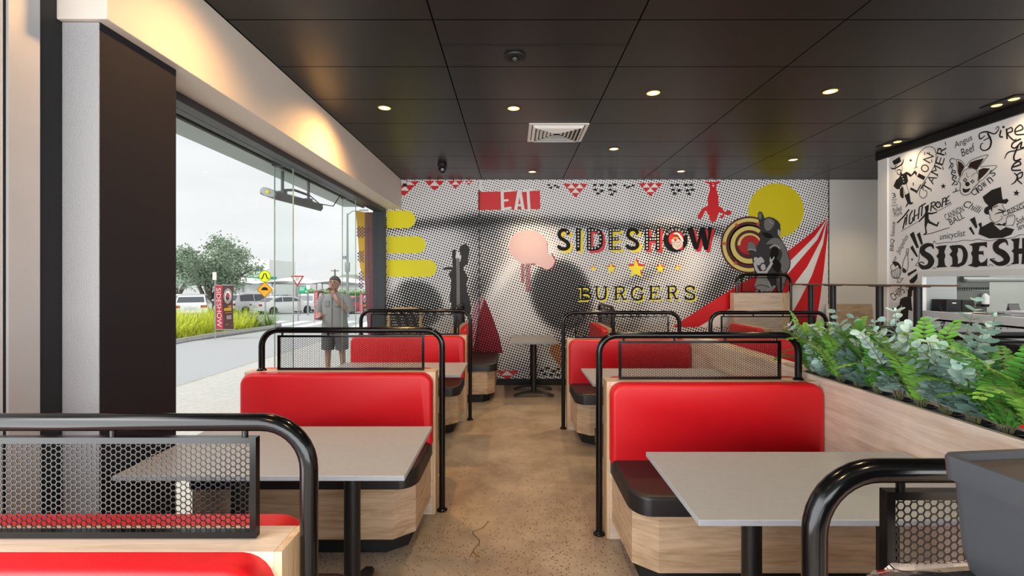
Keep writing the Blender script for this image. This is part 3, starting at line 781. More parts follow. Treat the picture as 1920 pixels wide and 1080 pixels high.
# plywood board leaning on the white panel
r = empty('plywood_board', (4.98, 6.9, 0), 'pale plywood sheet leaning against the white panel at the back', 'board')
b = MB(); b.box(-.30, .36, -.009, .009, 0, 1.22); b.xf(Matrix.Rotation(math.radians(-6), 4, 'X')); b.build('sheet', wood('plywood', (2, 10, 8), 'c4a98a', '9c7f60'), r, smooth=False)
b = MB(); b.box(-.33, -.30, -.011, .011, 0, 1.22); b.xf(Matrix.Rotation(math.radians(-6), 4, 'X')); b.build('edge', WHITE, r, smooth=False)

# ================================================================== GREY HIGH CHAIR in the right foreground
GP = mat('grey_plastic', '3c3f44', .32, spec=.5)
GPD = mat('brown_grey_plastic', '4a4038', .35)
r = empty('high_chair', (.712, .45, 0), 'grey plastic high chair in the right foreground, stacked with one in clear wrap', 'high chair', rz=math.radians(6))
def tub(z0, z1, hx, hy, taper, lipw=.012, wall=.008):
    O = lambda k: rrect(-hx * k, hx * k, -hy * k, hy * k, .018 * k, 5)
    b = MB()
    rings = []
    for z, k in ((z0, taper * .9), (z0 + .012, taper * .97), (z0 + .035, taper), (z1 - .03, .985), (z1 - .029, 1.02), (z1 - .004, 1.03), (z1, 1.02), (z1, .97), (z1 - .012, .965), (z1 - .022, .90)):
        rings.append([(x, y, z) for x, y in O(k)])
    b.loops(rings); return b
tub(1.19, 1.339, .150, .165, .955).build('seat_shell', GP, r)
b = MB(); b.box(-.1605, -.148, -.05, .05, 1.20, 1.29, bev=.005); b.build('side_rib', GP, r)
b = MB(); b.prism(rrect(-.1435, .1435, -.158, .158, .015), 'z', 1.318, 1.330); b.build('tray_floor', GPD, r, smooth=False)
for sx_ in (-1, 1):
    for sy_ in (-1, 1):
        b = MB(); b.tube([(sx_ * .11, sy_ * .11, 1.16), (sx_ * .135, sy_ * .14, .55), (sx_ * .15, sy_ * .155, 0)], [.022, .02, .018], 12); b.build('leg', GP, r)
tub(1.03, 1.182, .20, .17, .92).build('lower_shell', GP, r)
# crumpled clear wrap round the lower chair
WRAP = glass_mat('clear_wrap', (.80, .81, .83), 3.0)
b = MB(); rings = []
rnd = random.Random(3)
for i in range(15):
    u = i / 14; z = 1.0 + .20 * math.sin(u * PI / 2); k = 1.22 - .40 * u ** 3
    rings.append([(-.03 + x * k * 1.0 + rnd.uniform(-.006, .006), y * k + rnd.uniform(-.006, .006), z + rnd.uniform(-.006, .006)) for x, y in rrect(-.235, .19, -.175, .175, .07, 9)])
b.loops(rings, False, False); b.build('plastic_wrap', WRAP, r, angle=.35)

# rattan high chair by the window at the back
RAT = mat('rattan_cane', 'b39a72', .55); RATB = mat('woven_black_cane', '26231f', .6, bump=.5, bscale=120)
r = empty('rattan_chair', (-1.47, 6.35, 0), 'rattan armchair with black woven back behind the far left booth', 'chair')
b = MB(); b.tube([(-.21, .04, .62), (-.215, .06, .9), (-.215, .08, 1.10), (-.19, .085, 1.16), (-.14, .09, 1.18), (.14, .09, 1.18), (.19, .085, 1.16), (.215, .08, 1.10), (.215, .06, .9), (.21, .04, .62)], .021, 12); b.build('back_frame', RAT, r)
b = MB()
for k in range(12): b.box(-.2, .2, .062 + .001 * k, .074 + .001 * k, .66 + k * .038, .69 + k * .038, bev=.004)
b.build('backrest', RATB, r)
b = MB(); b.box(-.22, .22, -.22, .2, .56, .62, bev=.015); b.build('seat', RATB, r)
for s in (-1, 1):
    b = MB(); b.tube([(s * .215, .06, .92), (s * .25, -.05, .93), (s * .255, -.18, .88), (s * .23, -.21, .6)], .017, 10); b.build('armrest', RATB, r)
    for y_ in (-.19, .17):
        b = MB(); b.tube([(s * .2, y_, .58), (s * .22, y_ * 1.1, 0)], .018, 10); b.build('leg', RAT, r)

# ================================================================== PLANTS in the planter
POTM = mat('black_pot', '141415', .4); SOIL = mat('bark_mulch', '3a2c22', .9)
FERN = mat('fern_green', '4f8c36', .5, noise=.35, nscale=12); FERNL = mat('fern_light_green', '73aa42', .5, noise=.3, nscale=12)
EUC = mat('eucalyptus_leaf', 'b2cec4', .6, noise=.28, nscale=14); EUCD = mat('eucalyptus_dark_leaf', '93b4aa', .6, noise=.3, nscale=14)
STEM = mat('plant_stem', '6b6a45', .6)
def leaf(b, base, d, up, ln, wd, n=6, cup=.15, point=False):
    d = d.normalized(); sd = d.cross(up).normalized(); up2 = sd.cross(d).normalized()
    c0 = b.v(base); rim = []
    for k in range(1, n):
        t = k / n; x = ln * (1 - math.cos(PI * t)) / 2; y = wd / 2 * math.sin(PI * t) ** (1.0 if not point else .8)
        rim.append((x, y))
    tip = b.v(base + d * ln - up2 * ln * cup * .4)
    Ls = [b.v(base + d * x + sd * y + up2 * y * cup) for x, y in rim]; Rs = [b.v(base + d * x - sd * y + up2 * y * cup) for x, y in rim]
    Ms = [b.v(base + d * x - up2 * x * x / ln * cup * .4) for x, y in rim]
    b.f([c0, Ms[0], Ls[0]]); b.f([c0, Rs[0], Ms[0]])
    for i in range(len(rim) - 1):
        b.f([Ls[i], Ms[i], Ms[i + 1], Ls[i + 1]]); b.f([Ms[i], Rs[i], Rs[i + 1], Ms[i + 1]])
    b.f([Ls[-1], Ms[-1], tip]); b.f([Ms[-1], Rs[-1], tip])
def pot(r):
    b = MB(); b.lathe([(.038, 0), (.05, .105), (.054, .107), (.055, .12), (.048, .121), (.045, .105)], (0, 0, 0), 20); b.build('pot', POTM, r)
    b = MB(); b.lathe([(0, .110), (.046, .106)], (0, 0, 0), 14, cap=False); b.build('soil', SOIL, r)
def fern(x, y, label, seed, light_=False, h=.42):
    rn = random.Random(seed); r = empty('potted_fern', (x, y, .855), label, 'plant', 'ferns in the planter'); pot(r)
    bs = MB(); bl = MB()
    for k in range(15):
        a = 2 * PI * (k + rn.uniform(-.3, .3)) / 15; ln = h * rn.uniform(.75, 1.2); out = rn.uniform(.25, .95)
        p_ = Vector((.012 * math.cos(a), .012 * math.sin(a), .11)); d = Vector((math.cos(a) * out * .55, math.sin(a) * out * .55, 1)).normalized()
        pts = [p_.copy()]; n = 18
        for i in range(n):
            d = (d + Vector((math.cos(a) * .05 * out, math.sin(a) * .05 * out, -.095 * out * (i / n) * 2.2))).normalized()
            p_ = p_ + d * ln / n; pts.append(p_.copy())
        for q in pts:
            lim = .075
            if q.z < .14: q.x = max(-.045, min(.045, q.x))
        bs.tube(pts, [.0022 * (1 - .6 * i / n) for i in range(n + 1)], 4)
        for i in range(2, n + 1):
            dd = (pts[i] - pts[i - 1]).normalized(); sd = dd.cross(Vector((0, 0, 1)))
            if sd.length < .1: sd = Vector((-math.sin(a), math.cos(a), 0))
            sd.normalize(); up = sd.cross(dd)
            L1 = .062 * (math.sin(PI * (.12 + .86 * (i / (n + 1)))) ** .7) * h / .42
            for s in (-1, 1):
                leaf(bl, pts[i], (sd * s + dd * .45 + up * rn.uniform(-.15, .1)), up, L1 * rn.uniform(.85, 1.1), .021, 5, .1, True)
    bs.build('stem', STEM, r); bl.build('frond', FERNL if light_ else FERN, r, smooth=False, flip=False)
def euc(x, y, label, seed, dark=False, h=.40):
    rn = random.Random(seed); r = empty('potted_eucalyptus', (x, y, .855), label, 'plant', 'eucalyptus in the planter'); pot(r)
    bs = MB(); bl = MB()
    for k in range(13):
        a = 2 * PI * (k + rn.uniform(-.3, .3)) / 13; ln = h * rn.uniform(.4, 1.1) * (1.25 if k == 0 else 1); out = rn.uniform(.15, .8) * (.3 if k == 0 else 1)
        p_ = Vector((.012 * math.cos(a), .012 * math.sin(a), .11)); d = Vector((math.cos(a) * out * .5, math.sin(a) * out * .5, 1)).normalized()
        pts = [p_.copy()]; n = 12
        for i in range(n):
            d = (d + Vector((math.cos(a) * .05 * out, math.sin(a) * .05 * out, -.06 * out))).normalized()
            p_ = p_ + d * ln / n; pts.append(p_.copy())
        bs.tube(pts, [.0028 * (1 - .6 * i / n) for i in range(n + 1)], 5)
        for i in range(2, n + 1):
            dd = (pts[i] - pts[i - 1]).normalized(); pa = rn.uniform(0, PI); q = dd.orthogonal().normalized(); q2 = dd.cross(q)
            sz = (.084 - .046 * i / n) * rn.uniform(.85, 1.15)
            for s in (0, PI):
                sd = q * math.cos(pa + s) + q2 * math.sin(pa + s)
                leaf(bl, pts[i] + sd * .003, sd + dd * .5, dd, sz, sz * .92, 6, .12)
        leaf(bl, pts[-1], d, d.orthogonal(), .02, .012, 4, .1)
    bs.build('stem', STEM, r); bl.build('foliage', EUCD if dark else EUC, r, flip=False, angle=1.2)
px_ = 1.92
row = [(3.02, 'f', 1, .36), (2.90, 'e', 0, .33), (2.76, 'f', 1, .40), (2.62, 'e', 1, .42), (2.48, 'f', 0, .38), (2.35, 'e', 0, .42), (2.22, 'f', 1, .42), (2.09, 'e', 0, .44), (1.96, 'e', 1, .34), (1.83, 'f', 0, .44), (1.70, 'f', 1, .42), (1.55, 'e', 0, .38)]
nm_f = ['farthest fern of the planter row, beside the big booth railing', 'bright fern behind the first dark eucalyptus in the planter', 'dark green fern in the middle of the planter row', 'bright hanging fern in the planter, middle of the row', 'dark feathery fern near the right edge, nearer than all eucalyptus in view', 'light green fern at the right photo edge in the planter']
nm_e = ['small grey-green eucalyptus at the far end of the planter row', 'darker blue-green eucalyptus in the planter left of the middle', 'pale eucalyptus with a tall thin stem in the middle of the planter', 'large round-leaved pale eucalyptus in the planter right of the middle', 'low dark-leaved eucalyptus in the planter beside the large pale one', 'pale eucalyptus nearest the camera at the planter end']
fi = ei = 0
for i, (y, k, v_, h_) in enumerate(row):
    if k == 'f': fern(px_, y, nm_f[fi], 30 + i, bool(v_), h_); fi += 1
    else: euc(px_, y, nm_e[ei], 60 + i, bool(v_), h_); ei += 1
# ================================================================== MURAL GRAPHICS on the back wall
def mural_map(px, py, l): return ((px - CX) * YB / F, YB - .0008 - .0009 * l, CZ - (py - CY) * YB / F)
mural = empty('wall_mural', (1.4, YB - .001, 1.5), 'wall-wide printed mural with circus lettering, yellow bars and an elephant', 'mural')
def A(frame=(0, 0, 1), layer=1): return Art(mural_map, frame, layer)
M3 = (1330, 330, 4.696); M2 = (1030, 400, 5.4); M4 = (1280, 330, 10.8); M5 = (880, 320, 7.385); M6 = (940, 420, 6.75); M7 = (1240, 420, 15.43); M8 = (1020, 320, 3.374); M1 = (720, 330, 4.0)
GREYI = mat('print_grey', '6f6c6a', .6); GREYD = mat('print_dark_grey', '2c2a29', .6); GREYL = mat('print_light_grey', 'a5a19e', .6, noise=.2, nscale=30)
SUNY = mat('sun_yellow_ink', 'd8c600', .5); CREAM = mat('cream_ink', 'd9c86f', .6); OXB = mat('oxblood_ink', '4c1014', .6); ORST = mat('orange_ink', 'd2481c', .6)
# yellow bars
for y0, y1, xe in ((395, 428, 779), (443, 475, 798.5), (487, 519, 819)):
    r_ = (y1 - y0) / 2
    A().poly([(725.5, y0)] + [(xe - r_ + r_ * math.cos(a_), (y0 + y1) / 2 + r_ * math.sin(a_)) for a_ in [-PI / 2 + PI * k / 16 for k in range(17)]] + [(725.5, y1)]).build('yellow_bar', YELI, mural)
# red and white triangle pennants along the top
def pennant(x, y, w_, h_, n, cut=False):
    r_ = A(layer=1); wh = A(layer=2)
    r_.poly([(x - w_ / 2, y), (x + w_ / 2, y), (x, y + h_)])
    for row_ in range(n):
        m_ = n - row_; yy0 = y + h_ * row_ / n; yy1 = y + h_ * (row_ + 1) / n; cw = w_ / n
        for q in range(m_ - 1):
            cx_ = x - cw * (m_ - 2) / 2 + q * cw
            wh.poly([(cx_, yy0), (cx_ + cw / 2, yy1), (cx_ - cw / 2, yy1)])
    o_ = r_.build('red_pennant', REDI, mural); w2 = wh.build('white_triangles', WHITEI, mural)
pennant(815, 339, 38, 19, 2); pennant(854, 339, 30, 15, 2); pennant(879, 339, 15, 8, 2); pennant(1079, 344.5, 47, 26, 3); pennant(1219.5, 343.5, 46, 25, 3)
A().poly([(751, 340), (786, 340), (758, 367.5), (751, 362)]).build('red_pennant', REDI, mural)
A(layer=2).poly([(751, 346), (768, 340), (778, 347), (751, 347)]).poly([(751, 357), (760, 347), (767, 358)]).build('white_triangles', WHITEI, mural)
pennant(951, 695, 44, 18, 2)
# small black bird clusters
bird = [(-5, -2), (-2, -1), (0, -2.4), (2, -1), (5, -2.2), (2.4, .6), (3.2, 2.6), (.4, 1), (-2.2, 2.8), (-2, .4)]
def birds(name, cs, s_):
    a = A(layer=2)
    for x, y, f_ in cs: a.poly([(x + f_ * u * s_, y + v * s_) for u, v in bird])
    a.build(name, BLACKI, mural)
birds('black_birds', [(1029, 347, 1), (1041, 348, -1), (1046, 351, 1), (1033, 352, -1)], .95)
birds('black_birds', [(1115, 347, 1), (1128, 347, -1), (1144, 348, 1), (1153, 346, -1), (1116, 356, -1), (1128, 358, 1), (1144, 356, -1), (1152, 359, 1), (1121, 363, 1), (1147, 365, -1)], 1.25)
birds('black_birds', [(1171, 348, 1), (1180, 350, -1), (1187, 348, 1), (1176, 352, 1)], .95)
birds('black_birds', [(1260, 347, 1), (1270, 347, -1), (1286, 347, 1), (1296, 347, -1), (1262, 356, -1), (1273, 357, 1), (1289, 357, -1), (1298, 356, 1), (1265, 363, 1), (1292, 364, -1)], 1.25)
birds('black_birds', [(1015, 695, 1), (1026, 690, -1), (1038, 696, 1), (1047, 692, -1), (1021, 702, 1), (1034, 703, -1), (1046, 703, 1)], 1.3)
# EAT sign
A().poly([(896, 360), (1012.5, 357.5), (1013, 392), (896, 394)]).build('eat_sign', REDI, mural)
a = A(M5, 3); W_ = 42
a.stroke([(455, 280), (462, 545)], W_, caps='butt'); a.stroke([(455, 285), (585, 275)], 30); a.stroke([(455, 415), (530, 410)], 30); a.stroke([(462, 535), (570, 515)], 34)
a.stroke([(688, 270), (642, 545)], W_, caps='butt'); a.stroke([(700, 270), (745, 545)], W_, caps='butt'); a.stroke([(660, 480), (735, 478)], 30, caps='butt'); a.poly([(668, 268), (722, 262), (726, 300), (664, 300)])
a.stroke([(812, 275), (828, 550)], 40, caps='butt'); a.stroke([(745, 282), (880, 265)], 30)
a.build('eat_lettering', WHITEI, mural)
# dripping pink bubble, drawn in fine stripes
m = bpy.data.materials.new('pink_stripe_ink'); m.use_nodes = True; t = m.node_tree; L = t.links.new
tcn = t.nodes.new('ShaderNodeTexCoord'); mpn = t.nodes.new('ShaderNodeMapping'); mpn.inputs['Rotation'].default_value = (0, math.radians(-52), 0); L(tcn.outputs['Object'], mpn.inputs['Vector'])
sx = t.nodes.new('ShaderNodeSeparateXYZ'); L(mpn.outputs[0], sx.inputs[0])
k1 = t.nodes.new('ShaderNodeMath'); k1.operation = 'MULTIPLY'; k1.inputs[1].default_value = 2 * PI / .0165; L(sx.outputs['X'], k1.inputs[0])
k2 = t.nodes.new('ShaderNodeMath'); k2.operation = 'SINE'; L(k1.outputs[0], k2.inputs[0])
k3 = t.nodes.new('ShaderNodeMapRange'); k3.inputs['From Min'].default_value = -.2; k3.inputs['From Max'].default_value = .9; L(k2.outputs[0], k3.inputs['Value'])
mx = t.nodes.new('ShaderNodeMix'); mx.data_type = 'RGBA'; mx.inputs['A'].default_value = lin('e8dcd8') + (1,); mx.inputs['B'].default_value = lin('c4545c') + (1,); L(k3.outputs[0], mx.inputs['Factor']); L(mx.outputs['Result'], t.nodes['Principled BSDF'].inputs['Base Color'])
PINKS = m
blob = [(95, 270), (130, 170), (220, 100), (340, 75), (470, 100), (560, 190), (590, 280), (580, 360), (640, 400), (672, 460), (650, 530), (590, 575), (540, 565), (440, 510), (330, 505), (220, 480), (130, 400), (100, 340)]
A(M6, 1).smooth(blob, 4).build('pink_bubble', PINKS, mural)
a = A(M6, 2)
for p0, p1, r0_ in (((580, 220), (585, 360), 7), ((640, 380), (690, 470), 9), ((690, 470), (650, 560), 9), ((650, 560), (590, 580), 7), ((380, 505), (430, 510), 7)):
    for k in range(7): a.disc((p0[0] + (p1[0] - p0[0]) * k / 6, p0[1] + (p1[1] - p0[1]) * k / 6), r0_, n=8)
a.build('bubble_outline', mat('crimson_ink', '8c0f1c', .5), mural)
a = A(M6, 2)
for x0, x1, y1 in ((245, 275, 750), (305, 360, 860)):
    for j in range(int((y1 - 505) / 16)):
        for i in range(int((x1 - x0) / 15) + 1): a.disc((x0 + 8 + i * 15 + (6 if j % 2 else 0), 510 + j * 16), 7.2, n=8)
a.build('bubble_drip', mat('crimson_ink', '8c0f1c', .5), mural)
# red dotted wedge, bottom left, and orange dotted corner behind the small table
REDH = halftone('red_halftone', 'b3283a', '14100f', const=.5); PINKH = halftone('pink_halftone', 'd9a9b8', '151011', const=.42); ORH = halftone('orange_halftone', 'c98f62', '17120f', const=.45)
A().poly([(880, 600), (897, 560), (909, 556), (900, 610), (890, 665), (880, 665)]).build('pink_wedge', PINKH, mural)
A(layer=2).poly([(909, 560), (922, 590), (936, 630), (943, 662), (887, 662), (896, 600)]).build('red_wedge', REDH, mural)
A().poly([(1035, 638), (1052, 648), (1052, 690), (1030, 660)]).build('orange_patch', ORH, mural)
# dark boy silhouette climbing the rope
boy = [(510, 560), (536, 548), (541, 600), (545, 640), (556, 650), (575, 640), (580, 600), (565, 560), (578, 522), (610, 508), (638, 530), (642, 575), (630, 620), (628, 655), (590, 690), (620, 740), (632, 775), (618, 800), (625, 870), (645, 930), (656, 1000), (650, 1030), (560, 1040), (505, 1030), (505, 950), (490, 940), (500, 860), (505, 780), (486, 745), (495, 720), (510, 705), (430, 700), (470, 682), (515, 685)]
A(M1, 2).poly(boy).build('boy_silhouette', mat('silhouette_grey', '272728', .6), mural)
a = A(M1, 3); a.stroke([(553, 615), (556, 760), (557, 970)], 25, caps='butt'); a.build('rope', mat('rope_grey', '8d8b88', .7), mural)
a = A(M1, 4)
for k in range(18): a.stroke([(543, 640 + k * 18.5), (568, 625 + k * 18.5)], 3.5, caps='butt')
a.build('rope_twist', GREYD, mural)
a = A(M1, 3); a.poly([(537, 600), (545, 575), (556, 572), (575, 600), (577, 612), (537, 618)]); a.build('rope_fray', WHITEI, mural)
# lobster hanging head down
lob = [(430, 120), (480, 108), (560, 125), (610, 118), (690, 112), (780, 120), (775, 135), (715, 150), (680, 172), (680, 230), (685, 290), (712, 370), (722, 450), (725, 540), (722, 605), (775, 628), (810, 670), (850, 735), (880, 708), (945, 690), (988, 740), (970, 785), (905, 790), (845, 765), (838, 810), (800, 872), (760, 850), (765, 810), (820, 770), (790, 745), (745, 735), (715, 780), (690, 870), (640, 930), (600, 945), (545, 890), (535, 800), (500, 770), (485, 710), (455, 705), (430, 760), (405, 830), (350, 875), (300, 850), (310, 790), (350, 730), (400, 655), (455, 620), (512, 612), (505, 520), (515, 400), (550, 290), (550, 180), (520, 160), (470, 140)]
A(M4, 1).poly(lob).build('lobster', REDI, mural)
A(M4, 2).poly([(595, 195), (620, 175), (638, 195), (625, 225)]).poly([(606, 140), (618, 140), (624, 160), (612, 160)]).build('tail_gap', WHITEI, mural)
# sun disc and striped tent rays
A(layer=1).disc((1455, 395), 52.2, 51, n=64).build('sun_disc', SUNY, mural)
ap = (1040, 368)
def ray(pts, name, m_, layer=2): A(M3, layer).poly(pts).build(name, m_, mural)
def edge(bx, by, bend):
    """from the apex down to (bx,by), bowed"""
    return [((1 - q) * ap[0] + q * bx - bend * math.sin(PI * q), (1 - q) * ap[1] + q * by) for q in [k / 10 for k in range(11)]]
E0 = [(1040, 368), (900, 500), (700, 655), (560, 790), (300, 935), (60, 1080), (-330, 1330)]
E1 = [(1040, 368), (930, 530), (720, 740), (480, 960), (250, 1130), (-100, 1330)]
E2 = [(1040, 368), (950, 560), (700, 850), (440, 1130), (160, 1330)]
E3 = [(1040, 368), (985, 560), (860, 800), (740, 960), (560, 1190), (420, 1330)]
E4 = [(1040, 368), (1000, 600), (900, 880), (800, 1080), (660, 1330)]
E5 = [(1040, 368), (1042, 500), (1010, 800), (975, 1080), (930, 1330)]
for P0, P1, nm_ in ((E0, E1, 'red_ray'), (E2, E3, 'red_ray'), (E4, E5, 'red_ray')): ray(P0 + P1[::-1], nm_, REDI)
ray(E1 + E2[::-1], 'white_ray', WHITEI); ray(E3 + E4[::-1], 'white_ray', WHITEI); ray(E5 + [(1044, 1330), (1044, 368)], 'white_ray', WHITEI)
# spiral target
T = (350, 607)
a = A(M3, 3).disc(T, 252, 252, n=64); a.build('target_disc', OXB, mural)
a = A(M3, 4).ring(T, 205, 236, 0, 2 * PI, 64); a.build('target_band', CREAM, mural)
a = A(M3, 4).ring(T, 118, 168, -.2, 2 * PI - .9, 56, sp0=14, sp1=14); a.build('target_band', CREAM, mural)
a = A(M3, 4).ring(T, 165, 180, 0, 2 * PI, 56); a.build('target_line', OXB, mural)
A(M3, 5).disc((355, 600), 108, 92, n=40).build('target_heart', mat('target_red_ink', 'b3141a', .6), mural)
A(M3, 6).ring((350, 610), 78, 104, PI, PI * 2.0, 30, sp0=20, sp1=6).build('target_swirl', CREAM, mural)
for x, y in ((238, 430), (428, 422), (130, 595), (228, 768)): A(M3, 6).star((x, y), 24, .42, .2).build('target_star', ORST, mural)
# elephant with a small performer
ele = [(425, 330), (440, 312), (460, 318), (475, 345), (482, 372), (520, 360), (560, 368), (600, 395), (622, 425), (625, 480), (622, 530), (605, 520), (640, 570), (675, 630), (700, 700), (715, 760), (708, 810), (685, 850), (690, 900), (660, 960), (640, 1030), (596, 1030), (575, 960), (548, 985), (520, 920), (430, 880), (395, 840), (375, 730), (350, 680), (332, 660), (338, 590), (375, 578), (400, 600), (412, 625), (440, 570), (450, 520), (445, 440), (428, 380)]
A(M3, 7).poly(ele).build('elephant', GREYD, mural)
a = A(M3, 8); a.smooth([(540, 555), (580, 545), (620, 560), (660, 620), (690, 700), (705, 770), (680, 835), (640, 850), (620, 760), (640, 690), (620, 640), (560, 600), (500, 600)]); a.smooth([(485, 390), (520, 372), (560, 390), (570, 420), (540, 470), (500, 480), (480, 440)]); a.smooth([(335, 650), (340, 592), (375, 582), (400, 610), (408, 660), (370, 650)]); a.smooth([(430, 340), (445, 322), (458, 340), (455, 370), (440, 380)])
a.smooth([(590, 900), (670, 880), (655, 960), (632, 1020), (604, 1020)]); a.build('elephant_light', GREYI, mural)
a = A(M3, 9); a.curve([(533, 632), (560, 612), (590, 615), (616, 636)], 14); a.smooth([(600, 470), (622, 490), (618, 528), (602, 518)]); a.curve([(335, 655), (370, 646), (408, 660)], 8); a.curve([(525, 395), (545, 420), (560, 425)], 6)
for k in range(8): a.stroke([(600 + k * 2, 900 + 16 * k), (664 - 3 * k, 888 + 16 * k)], 3)
a.build('elephant_highlight', GREYL, mural)
a = A(M3, 9); a.smooth([(545, 640), (600, 636), (608, 690), (590, 730), (630, 780), (610, 850), (560, 820), (530, 740)]); a.disc((552, 425), 7); a.smooth([(460, 500), (520, 505), (560, 540), (500, 545)]); a.build('elephant_shade', BLACKI, mural)
a = A(M3, 10); a.smooth([(388, 735), (400, 714), (430, 722), (452, 712), (480, 745), (470, 770), (440, 790), (405, 770)]); a.stroke([(398, 770), (412, 820), (432, 850)], 26); a.stroke([(545, 770), (520, 810), (495, 850)], 24); a.smooth([(528, 752), (532, 712), (545, 735), (565, 710), (570, 722), (552, 752), (545, 775)])
a.smooth([(430, 845), (500, 840), (505, 890), (528, 985), (470, 1000), (398, 980), (418, 900)]); a.disc((472, 803), 23, 28); a.poly([(420, 990), (452, 995), (450, 1032), (424, 1032)]); a.poly([(462, 995), (505, 990), (500, 1032), (466, 1032)]); a.poly([(492, 1030), (560, 962), (574, 975), (520, 1032)])
a.build('performer', mat('print_pale', 'b9b6b3', .6), mural)
a = A(M3, 11); a.curve([(446, 826), (440, 795), (462, 770), (490, 778), (497, 806)], 11); a.curve([(400, 978), (440, 960), (500, 970), (526, 984)], 6); a.poly([(424, 1000), (448, 1002), (446, 1032), (426, 1032)])
for k in range(6):
    for j in range(4): a.disc((425 + k * 15 + (7 if j % 2 else 0), 900 + j * 18), 2.6, n=6)
a.build('performer_detail', GREYD, mural)
# SIDESHOW lettering: black letters over offset yellow and red ones
def letter_S(x0, y0, x1, y1):
    w_, h_ = x1 - x0, y1 - y0
    return [[(x0 + w_ * u, y0 + h_ * v) for u, v in ((.93, .17), (.78, .05), (.5, .0), (.2, .07), (.06, .25), (.2, .42), (.55, .54), (.9, .7), (.95, .85), (.75, .97), (.45, 1.0), (.15, .95), (.02, .88))]]
wS = 36
def sideshow(layer, dx, dy, which, name, m_):
    a = A(M2, layer)
    T_ = lambda pts: [(x + dx, y + dy) for x, y in pts]
    if 'S1' in which: a.curve(T_(letter_S(92, 168, 198, 362)[0]), wS)
    if 'I' in which: a.poly(T_([(268, 150), (318, 150), (312, 380), (270, 380)]))
    if 'D' in which:
        a.poly(T_([(380, 150), (422, 150), (422, 378), (380, 378)])); a.stroke(T_([(400, 168), (455, 166), (500, 180), (520, 215), (524, 270), (518, 320), (490, 352), (450, 360), (400, 360)]), 38, caps='butt')
    if 'E' in which:
        a.poly(T_([(598, 150), (638, 150), (640, 372), (600, 372)])); [a.poly(T_(q)) for q in ([(600, 152), (718, 152), (716, 188), (600, 188)], [(600, 242), (700, 242), (700, 278), (600, 278)], [(600, 336), (720, 336), (722, 372), (600, 372)])]
    if 'S2' in which: a.curve(T_(letter_S(786, 162, 896, 356)[0]), wS)
    if 'H' in which:
        a.poly(T_([(966, 148), (1008, 148), (1006, 372), (964, 372)])); a.poly(T_([(1078, 142), (1122, 142), (1116, 374), (1074, 374)])); a.poly(T_([(1000, 240), (1090, 240), (1090, 282), (1000, 282)]))
    if 'W' in which:
        a.poly(T_([(1388, 146), (1450, 142), (1492, 300), (1530, 140), (1570, 140), (1600, 280), (1610, 135), (1648, 138), (1600, 372), (1566, 372), (1534, 250), (1502, 366), (1462, 364)]))
    a.build(name, m_, mural)
LYEL = mat('letter_yellow_ink', 'ecd400', .45)
for q in ('S1', 'I', 'E', 'S2'): sideshow(12, 26, 22, (q,), 'yellow_letter_shadow', LYEL)
for q in ('D', 'H', 'W'): sideshow(12, 24, 22, (q,), 'red_letter_shadow', REDI)
for q in ('S1', 'I', 'D', 'E', 'S2', 'H', 'W'): sideshow(14, 0, 0, (q,), 'black_letter', BLACKI)
a = A(M2, 15); bul = [(180, 188)]
bul += [(292, 175 + 32 * k) for k in range(6)]
bul += [(402, 172 + 30 * k) for k in range(7)] + [(435, 170), (468, 172), (498, 190), (514, 225), (518, 265), (513, 305), (495, 338), (462, 352), (432, 356)]
bul += [(618, 172 + 30 * k) for k in range(7)] + [(648, 170), (676, 170), (700, 170), (650, 260), (680, 260), (650, 354), (680, 354), (704, 354)]
bul += [(986, 168 + 31 * k) for k in range(7)] + [(1098, 166 + 31 * k) for k in range(7)] + [(1020, 262), (1046, 262), (1070, 262)]
for p_ in bul: a.disc(p_, 9, n=10)
a.build('bulb_dots', WHITEI, mural)
# round badge standing for the letter O: a face in a red cap
bc = (405, 450)
A(M7, 14).disc(bc, 352, 360, n=56).build('badge_disc', BLACKI, mural)
A(M7, 15).smooth([(200, 430), (240, 310), (340, 240), (440, 225), (560, 260), (620, 340), (625, 430), (560, 480), (300, 560), (270, 600), (215, 520)]).smooth([(510, 735), (545, 680), (610, 640), (622, 700), (600, 740), (560, 745)]).build('badge_cap', REDI, mural)
A(M7, 16).smooth([(275, 470), (330, 430), (440, 420), (530, 470), (605, 520), (610, 600), (590, 650), (540, 700), (480, 740), (420, 740), (340, 690), (295, 600), (290, 520)]).build('badge_face', mat('face_ink', 'd8c6bd', .6), mural)
a = A(M7, 17); a.smooth([(340, 290), (400, 250), (480, 265), (550, 330), (600, 410), (632, 480), (615, 515), (570, 480), (520, 390), (460, 310), (380, 300)]); a.build('badge_brim', WHITEI, mural)
A(M7, 17).smooth([(335, 330), (390, 305), (460, 330), (510, 400), (540, 460), (480, 430), (400, 420), (330, 410)]).smooth([(350, 445), (400, 435), (430, 450), (400, 515), (370, 480)]).build('badge_red_marks', mat('dark_red_ink', '8c1010', .5), mural)
A(M7, 18).curve([(335, 395), (390, 390), (470, 400)], 22).build('badge_hat_band', YELI, mural)
a = A(M7, 18); a.curve([(300, 530), (340, 545), (370, 530)], 12); a.curve([(420, 545), (470, 530), (530, 520)], 12); a.curve([(300, 590), (340, 625), (370, 580)], 6); a.curve([(420, 590), (480, 640), (540, 600), (545, 560)], 6); a.disc((415, 655), 10); a.disc((462, 685), 11); a.build('badge_features', GREYD, mural)
a = A(M7, 18)
for k, ch in enumerate('BURGERS'):
    th = math.radians(-146 + k * 19.3); a.text(ch, (bc[0] + 292 * math.cos(th), bc[1] + 292 * math.sin(th)), 58, 72, math.degrees(th) + 90)
a.build('badge_lettering', WHITEI, mural)
